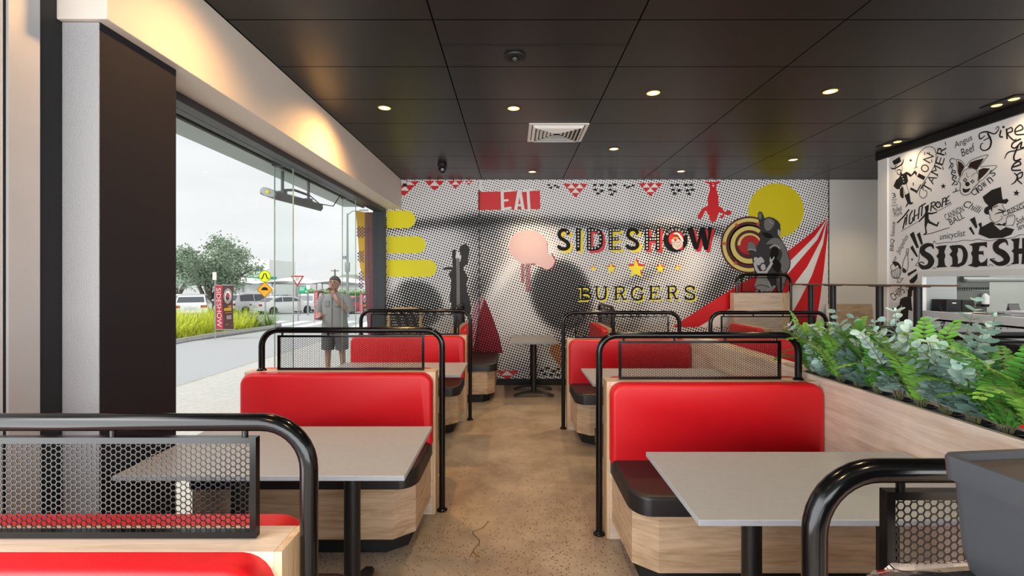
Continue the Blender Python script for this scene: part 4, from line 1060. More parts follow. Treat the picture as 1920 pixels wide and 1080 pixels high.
# stars
for x, y, s_ in ((443, 560, 33), (624, 562, 56), (876, 568, 98), (1120, 560, 54), (1298, 552, 32)):
    A(M2, 12).star((x + .06 * s_, y - .22 * s_), s_, .45).build('red_star', REDI, mural); A(M2, 14).star((x, y), s_ * .97, .45).build('yellow_star', YELI, mural)
# BURGERS in slab capitals over a yellow copy
def slab(a, ch, x, y, w_, h_, d):
    T_ = lambda pts: [(x + w_ * u + d[0], y + h_ * v + d[1]) for u, v in pts]
    S_ = lambda pts, k=15: a.stroke(T_(pts), k, caps='butt'); C_ = lambda pts, k=15: a.curve(T_(pts), k, caps='butt'); f_ = 11
    if ch == 'B': S_([(.24, 0), (.24, 1)], 18); S_([(0, .04), (.5, .04)], f_); S_([(0, .96), (.5, .96)], f_); S_([(.2, .5), (.55, .5)], f_); C_([(.45, .04), (.75, .07), (.86, .24), (.75, .44), (.5, .5)]); C_([(.5, .5), (.82, .55), (.94, .74), (.82, .92), (.45, .96)])
    if ch == 'U': S_([(0, .04), (.38, .04)], f_); S_([(.66, .04), (1.02, .04)], f_); C_([(.19, .04), (.19, .6), (.28, .88), (.5, .97), (.74, .88), (.84, .6), (.84, .04)], 16)
    if ch == 'R': S_([(.22, 0), (.22, 1)], 18); S_([(0, .04), (.5, .04)], f_); S_([(0, .96), (.42, .96)], f_); S_([(.2, .52), (.5, .52)], f_); C_([(.45, .04), (.75, .08), (.84, .27), (.74, .46), (.5, .52)]); C_([(.5, .52), (.68, .66), (.8, .92), (1.02, .96)])
    if ch == 'G': C_([(.92, .24), (.74, .06), (.45, .02), (.16, .18), (.07, .5), (.16, .82), (.45, .98), (.75, .93), (.9, .78)], 16); S_([(.9, .02), (.92, .28)], f_); S_([(.58, .58), (1.04, .58)], f_); S_([(.9, .58), (.9, .95)], 15)
    if ch == 'E': S_([(.2, 0), (.2, 1)], 18); S_([(0, .04), (.9, .04)], f_); S_([(0, .96), (.98, .96)], f_); S_([(.2, .5), (.62, .5)], f_); S_([(.9, 0), (.9, .26)], 10); S_([(.98, 1), (.98, .72)], 10); S_([(.62, .36), (.62, .64)], 9)
    if ch == 'S': C_([(.88, .26), (.74, .06), (.45, .02), (.18, .1), (.12, .27), (.3, .43), (.65, .54), (.9, .7), (.88, .9), (.55, .99), (.25, .94), (.1, .74)], 16); S_([(.9, .0), (.9, .28)], 10); S_([(.08, .72), (.08, 1)], 10)
for lay, d, nm_, m_ in ((12, (-10, 14), 'yellow_letter_shadow', YELI), (14, (0, 0), 'black_letter', BLACKI)):
    dd = d if lay == 14 else (14, 16)
    for ch, x, y, w_ in (('B', 300, 742, 122), ('U', 452, 738, 140), ('R', 645, 738, 130), ('G', 825, 742, 122), ('E', 1005, 735, 118), ('R', 1178, 732, 122), ('S', 1362, 735, 112)):
        a = A(M2, lay); slab(a, ch, x, y, w_, 138, dd if ch != 'B' else (dd[0] * -.6 if lay == 12 else 0, dd[1]))
        a.build(nm_, m_, mural)

# ================================================================== DRAWINGS on the kitchen wall
def kit_map(px, py, l):
    Y_ = KX * F / (px - CX); return (KX - .0008 - .0009 * l, Y_, CZ - (py - CY) * Y_ / F)
kit = empty('kitchen_mural', (KX - .001, 4.6, 1.9), 'black line drawings and circus lettering on the white kitchen wall', 'mural')
K1 = (1660, 260, 5.4); K2 = (1780, 210, 5.143); K3 = (1660, 420, 4.908); K4 = (1660, 220, 4.908)
INK = mat('marker_black', '1b1918', .5)
def K(frame, layer=1): return Art(kit_map, frame, layer)
def kb(a, name, m_=None): return a.build(name, m_ or INK, kit)
def ktext(frame, items, name, layer=1):
    a = K(frame, layer)
    for t_, c_, w_, h_, rot, sh_ in items: a.text(t_, c_, w_, h_, rot, sh_)
    return kb(a, name)
# ring leader with a whip
a = K(K1); a.poly([(72, 228), (146, 183), (166, 238), (100, 288)]); a.curve([(52, 292), (80, 305), (130, 285), (170, 255), (188, 210)], [5, 16, 12, 14, 6]); a.poly([(165, 345), (178, 360), (215, 335), (240, 345), (265, 365), (300, 320), (322, 345), (315, 380), (300, 350), (255, 388), (220, 360), (232, 430), (214, 462), (172, 468), (150, 495), (165, 600), (150, 575), (148, 510), (118, 512), (84, 480), (110, 420), (140, 395)])
a.poly([(195, 575), (245, 545), (258, 640), (290, 650), (260, 668), (235, 662), (210, 695), (205, 690), (225, 650)]); a.smooth([(155, 510), (178, 490), (188, 590), (170, 600), (150, 570)])
a.curve([(172, 480), (190, 520), (205, 575)], 4); a.curve([(215, 460), (230, 510), (243, 548)], 4); a.curve([(100, 300), (110, 330), (135, 345)], 4); a.curve([(165, 265), (172, 300), (165, 340), (150, 360)], 4); a.curve([(120, 320), (150, 312), (160, 330)], 9); a.curve([(120, 350), (140, 365), (160, 355)], 8); a.disc((155, 345), 7); kb(a, 'ringmaster_figure')
a = K(K1, 2); a.disc((182, 408), 6); a.disc((188, 435), 5); a.disc((172, 385), 5); a.curve([(84, 275), (130, 258), (168, 232)], 9); kb(a, 'coat_button', KWALL)
a = K(K1); a.curve([(312, 290), (318, 230), (345, 150), (400, 95), (460, 80), (505, 110), (515, 190), (495, 280), (440, 370), (385, 450), (350, 530), (352, 580), (385, 602), (420, 575), (420, 530), (395, 525)], 6); a.curve([(295, 300), (325, 285)], 6); kb(a, 'whip')
a = K(K1); a.star((258, 220), 20); a.star((588, 482), 30); kb(a, 'stars')
ktext(K1, [('L', (308, 490), 95, 80, -62, 0), ('I', (365, 385), 40, 75, -62, 0), ('O', (402, 300), 78, 80, -62, 0), ('N', (438, 195), 88, 82, -62, 0)], 'lion_lettering')
ktext(K1, [('T', (420, 490), 85, 85, -58, 0), ('A', (470, 410), 85, 80, -60, 0), ('M', (515, 320), 88, 80, -62, 0), ('E', (555, 225), 80, 80, -72, 0), ('R', (570, 120), 90, 82, -75, 0)], 'tamer_lettering')
a = K(K1)
for c_, an in (((285, 460), 28), ((318, 540), 28), ((348, 372), 28), ((384, 400), 28), ((400, 150), 28), ((470, 225), 28), ((448, 150), 28), ((384, 510), 30), ((465, 520), 30), ((530, 370), 30), ((585, 300), 20), ((610, 50), 16), ((612, 150), 16), ((535, 110), 16)):
    th = math.radians(an + 90); a.stroke([(c_[0] - 16 * math.cos(th - .5), c_[1] - 16 * math.sin(th - .5)), (c_[0] + 16 * math.cos(th - .5), c_[1] + 16 * math.sin(th - .5))], 8, caps='butt')
kb(a, 'letter_serifs')
# tightrope
a = K(K1); a.stroke([(125, 850), (185, 790), (240, 720)], 14); a.stroke([(180, 910), (205, 800)], 14); a.stroke([(222, 770), (210, 870)], 13); a.curve([(275, 730), (250, 780), (245, 860), (275, 840), (280, 800)], 13); a.stroke([(300, 720), (292, 830)], 13); a.stroke([(345, 700), (335, 810)], 13); a.stroke([(290, 790), (345, 760)], 11); a.stroke([(350, 690), (408, 655)], 12); a.stroke([(378, 670), (368, 780)], 13)
a.stroke([(470, 650), (462, 730)], 13); a.curve([(462, 655), (500, 640), (505, 670), (470, 690)], 11); a.stroke([(478, 688), (520, 722)], 12); a.disc((540, 660), 6) ; a.ring((537, 668), 17, 29, asp=1.2, n=20); a.stroke([(585, 610), (575, 690)], 12); a.curve([(580, 612), (610, 598), (612, 630), (580, 645)], 11); a.stroke([(625, 600), (612, 672)], 12); a.stroke([(622, 602), (650, 578)], 10); a.stroke([(618, 636), (650, 622)], 9); a.stroke([(612, 670), (662, 645)], 10)
kb(a, 'tightrope_lettering')
a = K(K1); a.stroke([(162, 938), (340, 835)], 5); a.stroke([(530, 735), (672, 660)], 5); a.stroke([(385, 975), (480, 955), (650, 900)], 7); kb(a, 'rope_lines')
a = K(K1); a.poly([(400, 690), (442, 665), (440, 720), (430, 745), (470, 750), (525, 738), (528, 748), (470, 768), (440, 765), (440, 810), (455, 835), (520, 870), (540, 838), (548, 845), (528, 892), (515, 888), (430, 852), (415, 900), (425, 955), (395, 978), (388, 968), (408, 950), (398, 880), (400, 790), (345, 845), (335, 838), (395, 768), (408, 740)]); kb(a, 'tightrope_walker')
# small handwritten words
ktext(K4, [('Angus', (718, 228), 190, 70, -26, .35), ('Beef', (762, 300), 150, 70, -26, .35)], 'angus_beef_lettering')
ktext(K2, [('Chilli', (228, 915), 180, 70, 24, .3)], 'chilli_lettering')
ktext(K4, [('CANNON', (635, 880), 190, 60, -28, .1), ('BALL', (655, 935), 150, 55, -28, .1)], 'cannon_ball_lettering')
ktext(K3, [('unicyclist', (620, 108), 240, 75, -9, .3)], 'unicyclist_lettering')
ktext(K3, [('Jalapeños', (160, 190), 190, 52, -62, .25)], 'jalapenos_lettering')
ktext(K3, [('BBQ Sauce', (70, 115), 270, 40, -86, .1)], 'sauce_lettering')
ktext(K1, [('3', (88, 575), 34, 50, -10, 0), ('MUST', (95, 618), 50, 16, -8, 0), ('GET', (95, 646), 36, 18, -8, 0), ('FEED', (98, 676), 60, 16, -8, 0), ('Pulled', (122, 715), 100, 48, -20, .3), ('Pork', (130, 760), 90, 46, -20, .3)], 'pulled_pork_lettering')
ktext(K3, [('CHIPS', (112, 640), 140, 72, -36, .1)], 'chips_lettering')
ktext(K3, [('S', (100, 890), 60, 78, 4, 0), ('H', (100, 955), 58, 34, 2, 0)], 'side_lettering')
# clown head
a = K(K2, 1); a.smooth([(105, 640), (130, 570), (200, 540), (270, 560), (285, 620), (270, 690), (215, 770), (150, 805), (110, 780), (100, 720)]); kb(a, 'clown_head', WHITEI)
a = K(K2, 2); a.poly([(85, 470), (120, 490), (150, 530), (120, 580), (112, 630), (88, 590)]); a.poly([(180, 538), (205, 485), (260, 465), (338, 445), (305, 500), (270, 558), (225, 538)]); a.poly([(285, 560), (330, 540), (395, 545), (350, 600), (285, 660)]); kb(a, 'clown_hair', mat('dark_brown_ink', '2e1a12', .5))
a = K(K2, 3); a.curve([(70, 455), (120, 470), (165, 520), (215, 465), (370, 412), (345, 460), (300, 525), (370, 520), (462, 522), (390, 590), (330, 650), (290, 672)], 5); a.curve([(70, 455), (85, 560), (108, 640)], 5); a.curve([(128, 615), (140, 570), (190, 545), (250, 550), (283, 600), (280, 655)], 5); a.curve([(103, 640), (92, 670), (110, 690), (108, 760), (140, 800), (200, 790), (245, 725), (270, 700), (290, 672), (275, 650)], 6); a.curve([(170, 590), (175, 625), (195, 625)], 4); a.curve([(220, 625), (240, 595), (268, 590)], 4); a.disc((178, 695), 22); a.smooth([(135, 735), (165, 745), (205, 735), (190, 765), (155, 778), (135, 765)]); a.stroke([(140, 660), (155, 640), (172, 655), (158, 675)], 8, True); a.stroke([(210, 672), (228, 655), (242, 668), (228, 685)], 8, True); kb(a, 'clown_lines')
a = K(K2, 3)
for ch, x, y, rot in (('C', 28, 470, 20), ('R', 28, 530, 25), ('e', 42, 585, 25), ('e', 50, 635, 30), ('p', 58, 695, 35), ('y', 65, 765, 40)): a.text(ch, (x, y), 44, 56, rot)
for ch, x, y, rot in (('C', 240, 775, -30), ('l', 272, 755, -30), ('o', 300, 732, -32), ('w', 340, 700, -36), ('n', 395, 655, -40), ('S', 420, 590, -40)): a.text(ch, (x, y), 16 if ch == 'l' else 44, 60, rot)
kb(a, 'creepy_clowns_lettering')
# "Fire eater" brush script, partly outside the picture
a = K(K2, 2); a.curve([(345, 230), (300, 260), (295, 210), (360, 190), (440, 210), (480, 160), (470, 140), (450, 165)], [8, 14, 10, 16, 12, 8, 8, 6]); a.curve([(375, 210), (405, 280), (390, 345), (340, 372), (305, 350), (310, 310), (330, 300)], [18, 18, 16, 12, 12, 10, 6]); a.stroke([(335, 275), (400, 240)], 9); a.curve([(500, 180), (490, 235), (515, 240)], 15); a.disc((525, 145), 12); a.curve([(555, 165), (560, 255)], 16); a.curve([(550, 175), (600, 150), (610, 185), (565, 210), (620, 270), (650, 260)], [10, 12, 14, 12, 14, 6]); a.curve([(640, 190), (710, 165), (690, 125), (640, 165), (645, 215), (720, 215)], 13)
a.curve([(690, 260), (620, 295), (605, 335), (640, 345), (700, 290), (690, 345), (720, 340)], 14); a.curve([(535, 450), (570, 390), (650, 370), (720, 350)], [6, 12, 12, 8]); a.curve([(665, 330), (625, 430), (640, 470), (690, 455)], 16); a.curve([(620, 530), (690, 505), (670, 475), (620, 510), (610, 560), (690, 560)], 15); a.curve([(630, 590), (660, 620), (640, 670), (600, 700)], [10, 16, 14, 6]); a.curve([(650, 610), (705, 580), (700, 625), (660, 650), (700, 690)], 13)
kb(a, 'fire_eater_lettering'); a = K(K2, 2); a.star((650, 782), 34, .42, .1); kb(a, 'stars')
# top-hatted man with the long sign
a = K(K2, 1); a.smooth([(400, 950), (420, 915), (480, 890), (520, 890), (540, 940), (560, 1000), (535, 1030), (545, 1060), (500, 1075), (400, 1075)]); kb(a, 'gentleman_face', WHITEI)
a = K(K2, 2); a.poly([(322, 818), (410, 752), (500, 722), (512, 820), (520, 845), (560, 835), (575, 855), (550, 885), (480, 880), (420, 915), (415, 965), (400, 935), (380, 955), (385, 990), (350, 985), (335, 960), (345, 925), (380, 905), (345, 870)]); kb(a, 'top_hat')
a = K(K2, 3); a.curve([(380, 950), (395, 1000), (400, 1030), (440, 1065), (485, 1050), (520, 1020)], 5); a.curve([(515, 890), (525, 920), (545, 945), (530, 960)], 5); a.stroke([(430, 920), (470, 905)], 8); a.stroke([(480, 940), (530, 955)], 12); a.curve([(440, 990), (470, 975), (520, 965)], [3, 10, 14]); a.curve([(500, 1005), (520, 1010)], 4); kb(a, 'gentleman_lines')
a = K(K4, 3); a.stroke([(1095, 870), (1285, 775)], 5); a.stroke([(1100, 905), (1285, 830)], 5); a.curve([(1095, 870), (1085, 890), (1100, 905)], 5); kb(a, 'ring_sign'); ktext(K4, [('RING', (1200, 845), 165, 44, -25, .1)], 'ring_lettering')
a = K(K4, 2); a.poly([(870, 1020), (980, 960), (1010, 975), (1060, 1040), (1110, 1010), (1190, 1030), (1160, 1080), (1080, 1110), (960, 1115), (860, 1075)]); a.poly([(1010, 985), (1050, 975), (1075, 985), (1110, 965), (1108, 1000), (1075, 995), (1020, 1000)]); kb(a, 'black_coat')
a = K(K4, 3); a.poly([(1000, 985), (1058, 1036), (1068, 1000)]); a.poly([(1072, 1000), (1065, 1036), (1100, 1005)]); kb(a, 'shirt_front', WHITEI)
a = K(K4, 3); a.curve([(1115, 985), (1120, 930), (1145, 905), (1190, 900), (1195, 950), (1175, 1000)], 5); a.stroke([(1110, 1000), (1180, 990)], 5); [a.stroke([(1125 + 22 * k, 905), (1130 + 22 * k, 920)], 4) for k in range(4)]; kb(a, 'hand_lines')
ktext(K4, [('Soft', (1245, 945), 90, 60, -20, .3), ('Serve', (1255, 1000), 90, 55, -20, .3)], 'soft_lettering')
a = K(K4, 1)
for q in ([(778, 940), (825, 915), (850, 1010), (835, 1025)], [(768, 1020), (790, 1005), (825, 1075), (812, 1082)], [(855, 980), (885, 965), (893, 1020), (880, 1030)]): a.poly(q)
kb(a, 'burst_marks')
a = K(K3, 1)
for q in ([(225, 95), (262, 70), (310, 215), (290, 225)], [(290, 95), (320, 75), (348, 185), (330, 192)], [(230, 220), (252, 195), (303, 300), (290, 305)], [(205, 455), (285, 412), (292, 428), (212, 482)], [(222, 520), (312, 440), (318, 470), (265, 545), (230, 545)], [(290, 540), (318, 520), (318, 548)]): a.poly(q)
kb(a, 'burst_marks')
# big SIDESHOW in western letters, running on past the picture
a = K(K3, 2)
a.curve([(445, 225), (430, 195), (385, 195), (345, 225), (350, 265), (400, 300), (425, 340), (405, 385), (360, 400), (330, 385), (310, 360), (340, 350), (355, 362)], [10, 26, 40, 50, 52, 58, 58, 46, 38, 28, 10, 8, 10])
a.poly([(462, 212), (500, 200), (568, 195), (556, 225), (545, 260), (556, 290), (545, 330), (552, 375), (570, 395), (470, 402), (488, 375), (490, 320), (470, 295), (492, 270), (492, 235)])
a.poly([(590, 205), (622, 195), (668, 195), (672, 250), (660, 280), (672, 320), (668, 385), (690, 398), (596, 392), (620, 370), (618, 310), (592, 280), (618, 250)]); a.curve([(650, 205), (710, 215), (738, 265), (735, 320), (712, 365), (650, 385)], [24, 34, 44, 44, 34, 20])
a.poly([(772, 188), (830, 172), (938, 165), (938, 220), (910, 200), (872, 205), (862, 250), (900, 250), (905, 240), (908, 292), (895, 280), (862, 280), (862, 330), (880, 358), (915, 345), (942, 310), (940, 388), (870, 388), (840, 400), (758, 382), (800, 362), (805, 300), (790, 272), (805, 240), (802, 205)])
a.curve([(1130, 195), (1110, 155), (1060, 160), (1020, 195), (1030, 240), (1090, 275), (1122, 320), (1100, 355), (1045, 368), (1000, 345), (968, 325), (1010, 320)], [8, 26, 44, 56, 56, 64, 60, 48, 36, 26, 8, 8])
a.poly([(1155, 140), (1240, 128), (1235, 175), (1230, 225), (1262, 225), (1262, 130), (1340, 120), (1330, 360), (1255, 372), (1262, 275), (1230, 275), (1232, 365), (1150, 375), (1182, 350), (1185, 270), (1165, 250), (1185, 225), (1182, 165)])
kb(a, 'western_lettering')
a = K(K3, 1); a.curve([(345, 420), (300, 385), (280, 380), (310, 330), (318, 250), (350, 200), (400, 178), (435, 185), (452, 155), (475, 180), (560, 170), (650, 165), (720, 150), (800, 152), (850, 140), (900, 148), (960, 155), (1040, 140), (1160, 130), (1200, 118), (1240, 100), (1280, 98)], 5); a.curve([(440, 412), (455, 402), (465, 412)], 5); a.curve([(945, 395), (970, 372), (995, 388)], 5); a.curve([(1120, 388), (1135, 378), (1150, 386)], 5); kb(a, 'lettering_outline')
# sundae, juggling pin, small man silhouette
a = K(K3, 1); a.curve([(52, 440), (60, 480), (90, 500), (125, 490), (145, 440), (135, 400), (90, 420), (52, 440)], 5); [a.curve([(60 + 18 * k, 432 - 6 * k), (75 + 14 * k, 485), (100, 500)], 4) for k in range(5)]; a.curve([(108, 500), (118, 520), (110, 540), (140, 530), (165, 500), (140, 505), (125, 495)], 5); a.smooth([(65, 350), (100, 345), (130, 365), (150, 410), (130, 410), (115, 380), (95, 395), (85, 380)]); a.curve([(60, 430), (50, 390), (75, 365)], 5); a.curve([(75, 345), (95, 300), (100, 320), (85, 345)], 4); kb(a, 'sundae_drawing')
a = K(K3, 1); a.curve([(200, 232), (190, 290), (165, 350), (160, 430), (180, 450), (205, 420), (212, 350), (208, 290), (216, 235), (208, 228)], 5, True); a.poly([(165, 400), (195, 425), (185, 448), (162, 438)]); a.stroke([(195, 262), (212, 268)], 5); a.stroke([(193, 282), (211, 288)], 5); a.star((248, 326), 14); a.disc((72, 782), 7); a.disc((318, 600), 6); kb(a, 'juggling_pin')
a = K(K3, 1); a.poly([(188, 602), (212, 608), (220, 575), (262, 572), (262, 602), (248, 615), (246, 660), (238, 670), (243, 735), (250, 800), (238, 800), (215, 790), (210, 870), (218, 962), (178, 962), (176, 890), (165, 962), (138, 962), (132, 870), (120, 865), (150, 790), (155, 740), (128, 795), (108, 790), (106, 765), (130, 745), (140, 690), (175, 672), (205, 668), (208, 615)]); a.poly([(300, 800), (322, 828), (300, 830)]); kb(a, 'strolling_man')
# strip of drawings below the servery
a = K(K3, 1); a.curve([(370, 880), (400, 860), (395, 900), (360, 960)], 10); a.stroke([(375, 850), (420, 855)], 8); a.curve([(450, 850), (480, 880), (500, 860)], 7); a.curve([(460, 965), (520, 910), (550, 900), (520, 965)], 7); a.stroke([(500, 930), (530, 950)], 7); a.stroke([(470, 940), (545, 905)], 5)
a.stroke([(980, 900), (1080, 905)], 12); a.stroke([(1062, 905), (1066, 962)], 14); a.stroke([(1005, 962), (1025, 915)], 11); a.stroke([(1015, 945), (1045, 945)], 8); kb(a, 'lower_lettering')
a = K(K3, 1); rr2 = random.Random(4)
for _ in range(70): x, y = rr2.uniform(640, 750), rr2.uniform(872, 930); an = rr2.uniform(0, 6); a.stroke([(x, y), (x + 22 * math.cos(an), y + 14 * math.sin(an))], 5, caps='butt')
a.smooth([(770, 905), (820, 890), (860, 880), (900, 910), (925, 962), (850, 962), (800, 945)]); kb(a, 'scribble_animal')
a = K(K3, 2); a.smooth([(830, 905), (850, 898), (862, 912), (845, 925)]); kb(a, 'animal_eye', KWALL)
ktext(K3, [('Pretzel', (1195, 935), 150, 46, -8, .3)], 'pretzel_lettering')
# ================================================================== OUTSIDE
def gz(Y):                      # the ground falls away gently toward the car park
    return -.10 - max(0, Y - 13) * .038
def at(px, Y, z=None):
    """point on the ground seen at column px, distance Y"""
    return Vector(((px - CX) * Y / F, Y, gz(Y) if z is None else z))
ASPH = mat('asphalt', 'a4a5a7', .85, noise=.10, nscale=30)
CONC = mat('footpath_concrete', 'b6b4b0', .85, noise=.10, nscale=20)
KERB = mat('kerb_concrete', '9d9b96', .85, noise=.15, nscale=10)
b = MB(); yy = [-8, 4, 13] + [13 + 6 * k for k in range(1, 14)]
for y0, y1 in zip(yy, yy[1:]): b.quad((-130, y0, gz(y0)), (12, y0, gz(y0)), (12, y1, gz(y1)), (-130, y1, gz(y1)))
struct(b.build('ground', ASPH, smooth=False))
b = MB(); b.box(-5.0, -2.06, -8, 13, -.12, -.015, bev=.01); tag(struct(b.build('footpath', CONC, smooth=False)))
b = MB(); b.box(-5.12, -5.0, -8, 13, -.12, -.03, bev=.015); o = struct(b.build('trim_10', KERB, smooth=False))
# garden bed with kerb
b = MB(); pts = [(-8.9, 8), (-8.95, 14), (-9.25, 18), (-9.9, 20), (-11.5, 20.4), (-30, 20.6), (-30, 8)]
b.loops([[(x, y, gz(y) - .05) for x, y in pts], [(x, y, gz(y) + .06) for x, y in pts]]); struct(b.build('garden_bed', mat('garden_soil', '6b5a48', .9, noise=.2), smooth=False))
b = MB(); kp = [(-8.9, 6), (-8.95, 14), (-9.25, 18), (-9.9, 20), (-11.5, 20.4), (-20, 20.6)]
b.tube([(x, y, gz(y) + .06) for x, y in kp], .10, 6); tag(b.build('kerb_edge', KERB, smooth=False), 'pale concrete kerb round the grassy garden bed across the road', 'kerb')
# zebra crossing
b = MB()
for k in range(7):
    x = -13.2 + k * 1.15; b.box(x, x + .55, 20.8, 26, gz(23) - .2, gz(23) - .19)
b = MB(); 
for k in range(8):
    x = -12.6 + k * 1.2
    b.quad((x, 18.6, gz(18.6) + .006), (x + .6, 18.6, gz(18.6) + .006), (x - .4, 25, gz(25) + .006), (x - 1.0, 25, gz(25) + .006))
o = b.build('zebra_crossing', mat('road_paint', 'eceae6', .7), smooth=False, flip=False); tag(o, 'white zebra crossing stripes painted on the road behind the standing man', 'road marking')

# canopy over the street window
CANU = mat('canopy_underside', 'bfc6c4', .5)
r = empty('canopy', (-2.3, 4.0, 2.7), 'flat pale canopy along the outside of the street window', 'canopy')
b = MB(); b.box(.2, -.06, -3.5, 3.4, .02, .06); b.build('soffit_panel', CANU, r, smooth=False)
b = MB(); b.box(-.06, -.03, -3.5, 3.4, .0, .08); b.build('joint_strip', BLACKP, r, smooth=False)
b = MB(); b.box(-.36, -.06, -3.5, 3.4, .02, .06); b.build('fascia_panel', mat('canopy_grey_green', 'a9b8b5', .5), r, smooth=False)
# radiant heater
HGREY = mat('heater_grey', '7d8084', .4, metal=.3)
r = empty('outdoor_heater', (-2.41, 5.2, 2.56), 'grey outdoor strip heater hanging from the canopy outside the window', 'heater')
dirv = Vector((.17, .98, 0)).normalized(); M = Matrix.Translation((0, 0, -.10)) @ Matrix.Rotation(-math.atan2(dirv.x, dirv.y), 4, 'Z')
prof = [(-.095, -.01), (-.08, -.05), (.08, -.05), (.095, -.01), (.075, .03), (-.075, .03)]
b = MB(); b.prism(prof, 'y', -.42, .42); b.xf(M @ Matrix.Rotation(.35, 4, 'Y')); b.build('body', HGREY, r, smooth=False)
b = MB(); b.lathe([(.09, -.43), (.094, -.42)], (0, 0, -.004), 18, 'y'); b.xf(M @ Matrix.Rotation(.35, 4, 'Y') @ Matrix.Diagonal((1, 1, .45, 1))); b.build('end_cap', mat('heater_cap', 'b6b9bb', .4), r)
b = MB(); b.box(-.02, .02, -.437, -.431, -.012, .014); b.xf(M @ Matrix.Rotation(.35, 4, 'Y')); b.build('warning_sticker', YELI, r, smooth=False)
for s in (-.2, .26):
    b = MB(); b.tube([(0, s, .02), (0, s, .33)], .016, 8); b.box(-.035, .035, s - .03, s + .03, .0, .05); b.xf(M); b.build('hanger', HGREY, r)
b = MB(); b.tube([(0, -.2, .06), (0, .0, .10), (0, .26, .09)], .014, 8); b.xf(M); b.build('link_arm', HGREY, r)
b = MB(); b.tube([(0, .26, .10), (.02, .45, .02), (.05, .7, .03), (.1, .8, .20)], .006, 6); b.xf(M); b.build('cable', BLACKP, r)
# maroon cladding fin with a yellow harlequin strip
def clad(name, pts, y0, y1, m_, parent=None):
    b = MB(); q = [((x - CX) * y0 / F, CZ - (y - CY) * y0 / F) for x, y in pts]; b.prism(q, 'y', y0, y1); return b.build(name, m_, parent, smooth=False)
MAROON = mat('maroon_cladding', '6b3a48', .4); OCHRE = mat('ochre_cladding', 'c99a2b', .5)
r = clad('cladding_pillar', [(684, 398), (710, 398), (710, 760), (697, 760), (684, 530)], 7.25, 7.45, MAROON); tag(r, 'maroon clad pillar beyond the end of the street window', 'pillar')
o = clad('yellow_panel', [(667, 395), (684, 398), (684, 530), (675, 500)], 7.26, 7.40, OCHRE, r)
a = Art(lambda x, y, l: ((x - CX) * 7.25 / F, 7.258, CZ - (y - CY) * 7.25 / F))
for (cx, cy, n_) in ((676, 435, 3), (677.5, 481, 3), (680, 525, 5)):
    for i in range(-2, 3):
        for j in range(-n_, n_ + 1):
            if (i + j) % 2 == 0:
                x, y = cx + i * 3, cy + j * 3
                if x + 1.6 < 684: a.poly([(x, y - 2.4), (x + 2, y), (x, y + 2.4), (x - 2, y)])
a.build('diamond_pattern', mat('purple_diamond', '5a3350', .5), r)
a = Art(lambda x, y, l: ((x - CX) * 7.25 / F, 7.248, CZ - (y - CY) * 7.25 / F)); a.stroke([(684, 510), (709, 508)], .7); a.stroke([(690, 398), (692, 520), (699, 614)], .7); a.build('panel_joint', mat('maroon_dark', '48222d', .6), r)

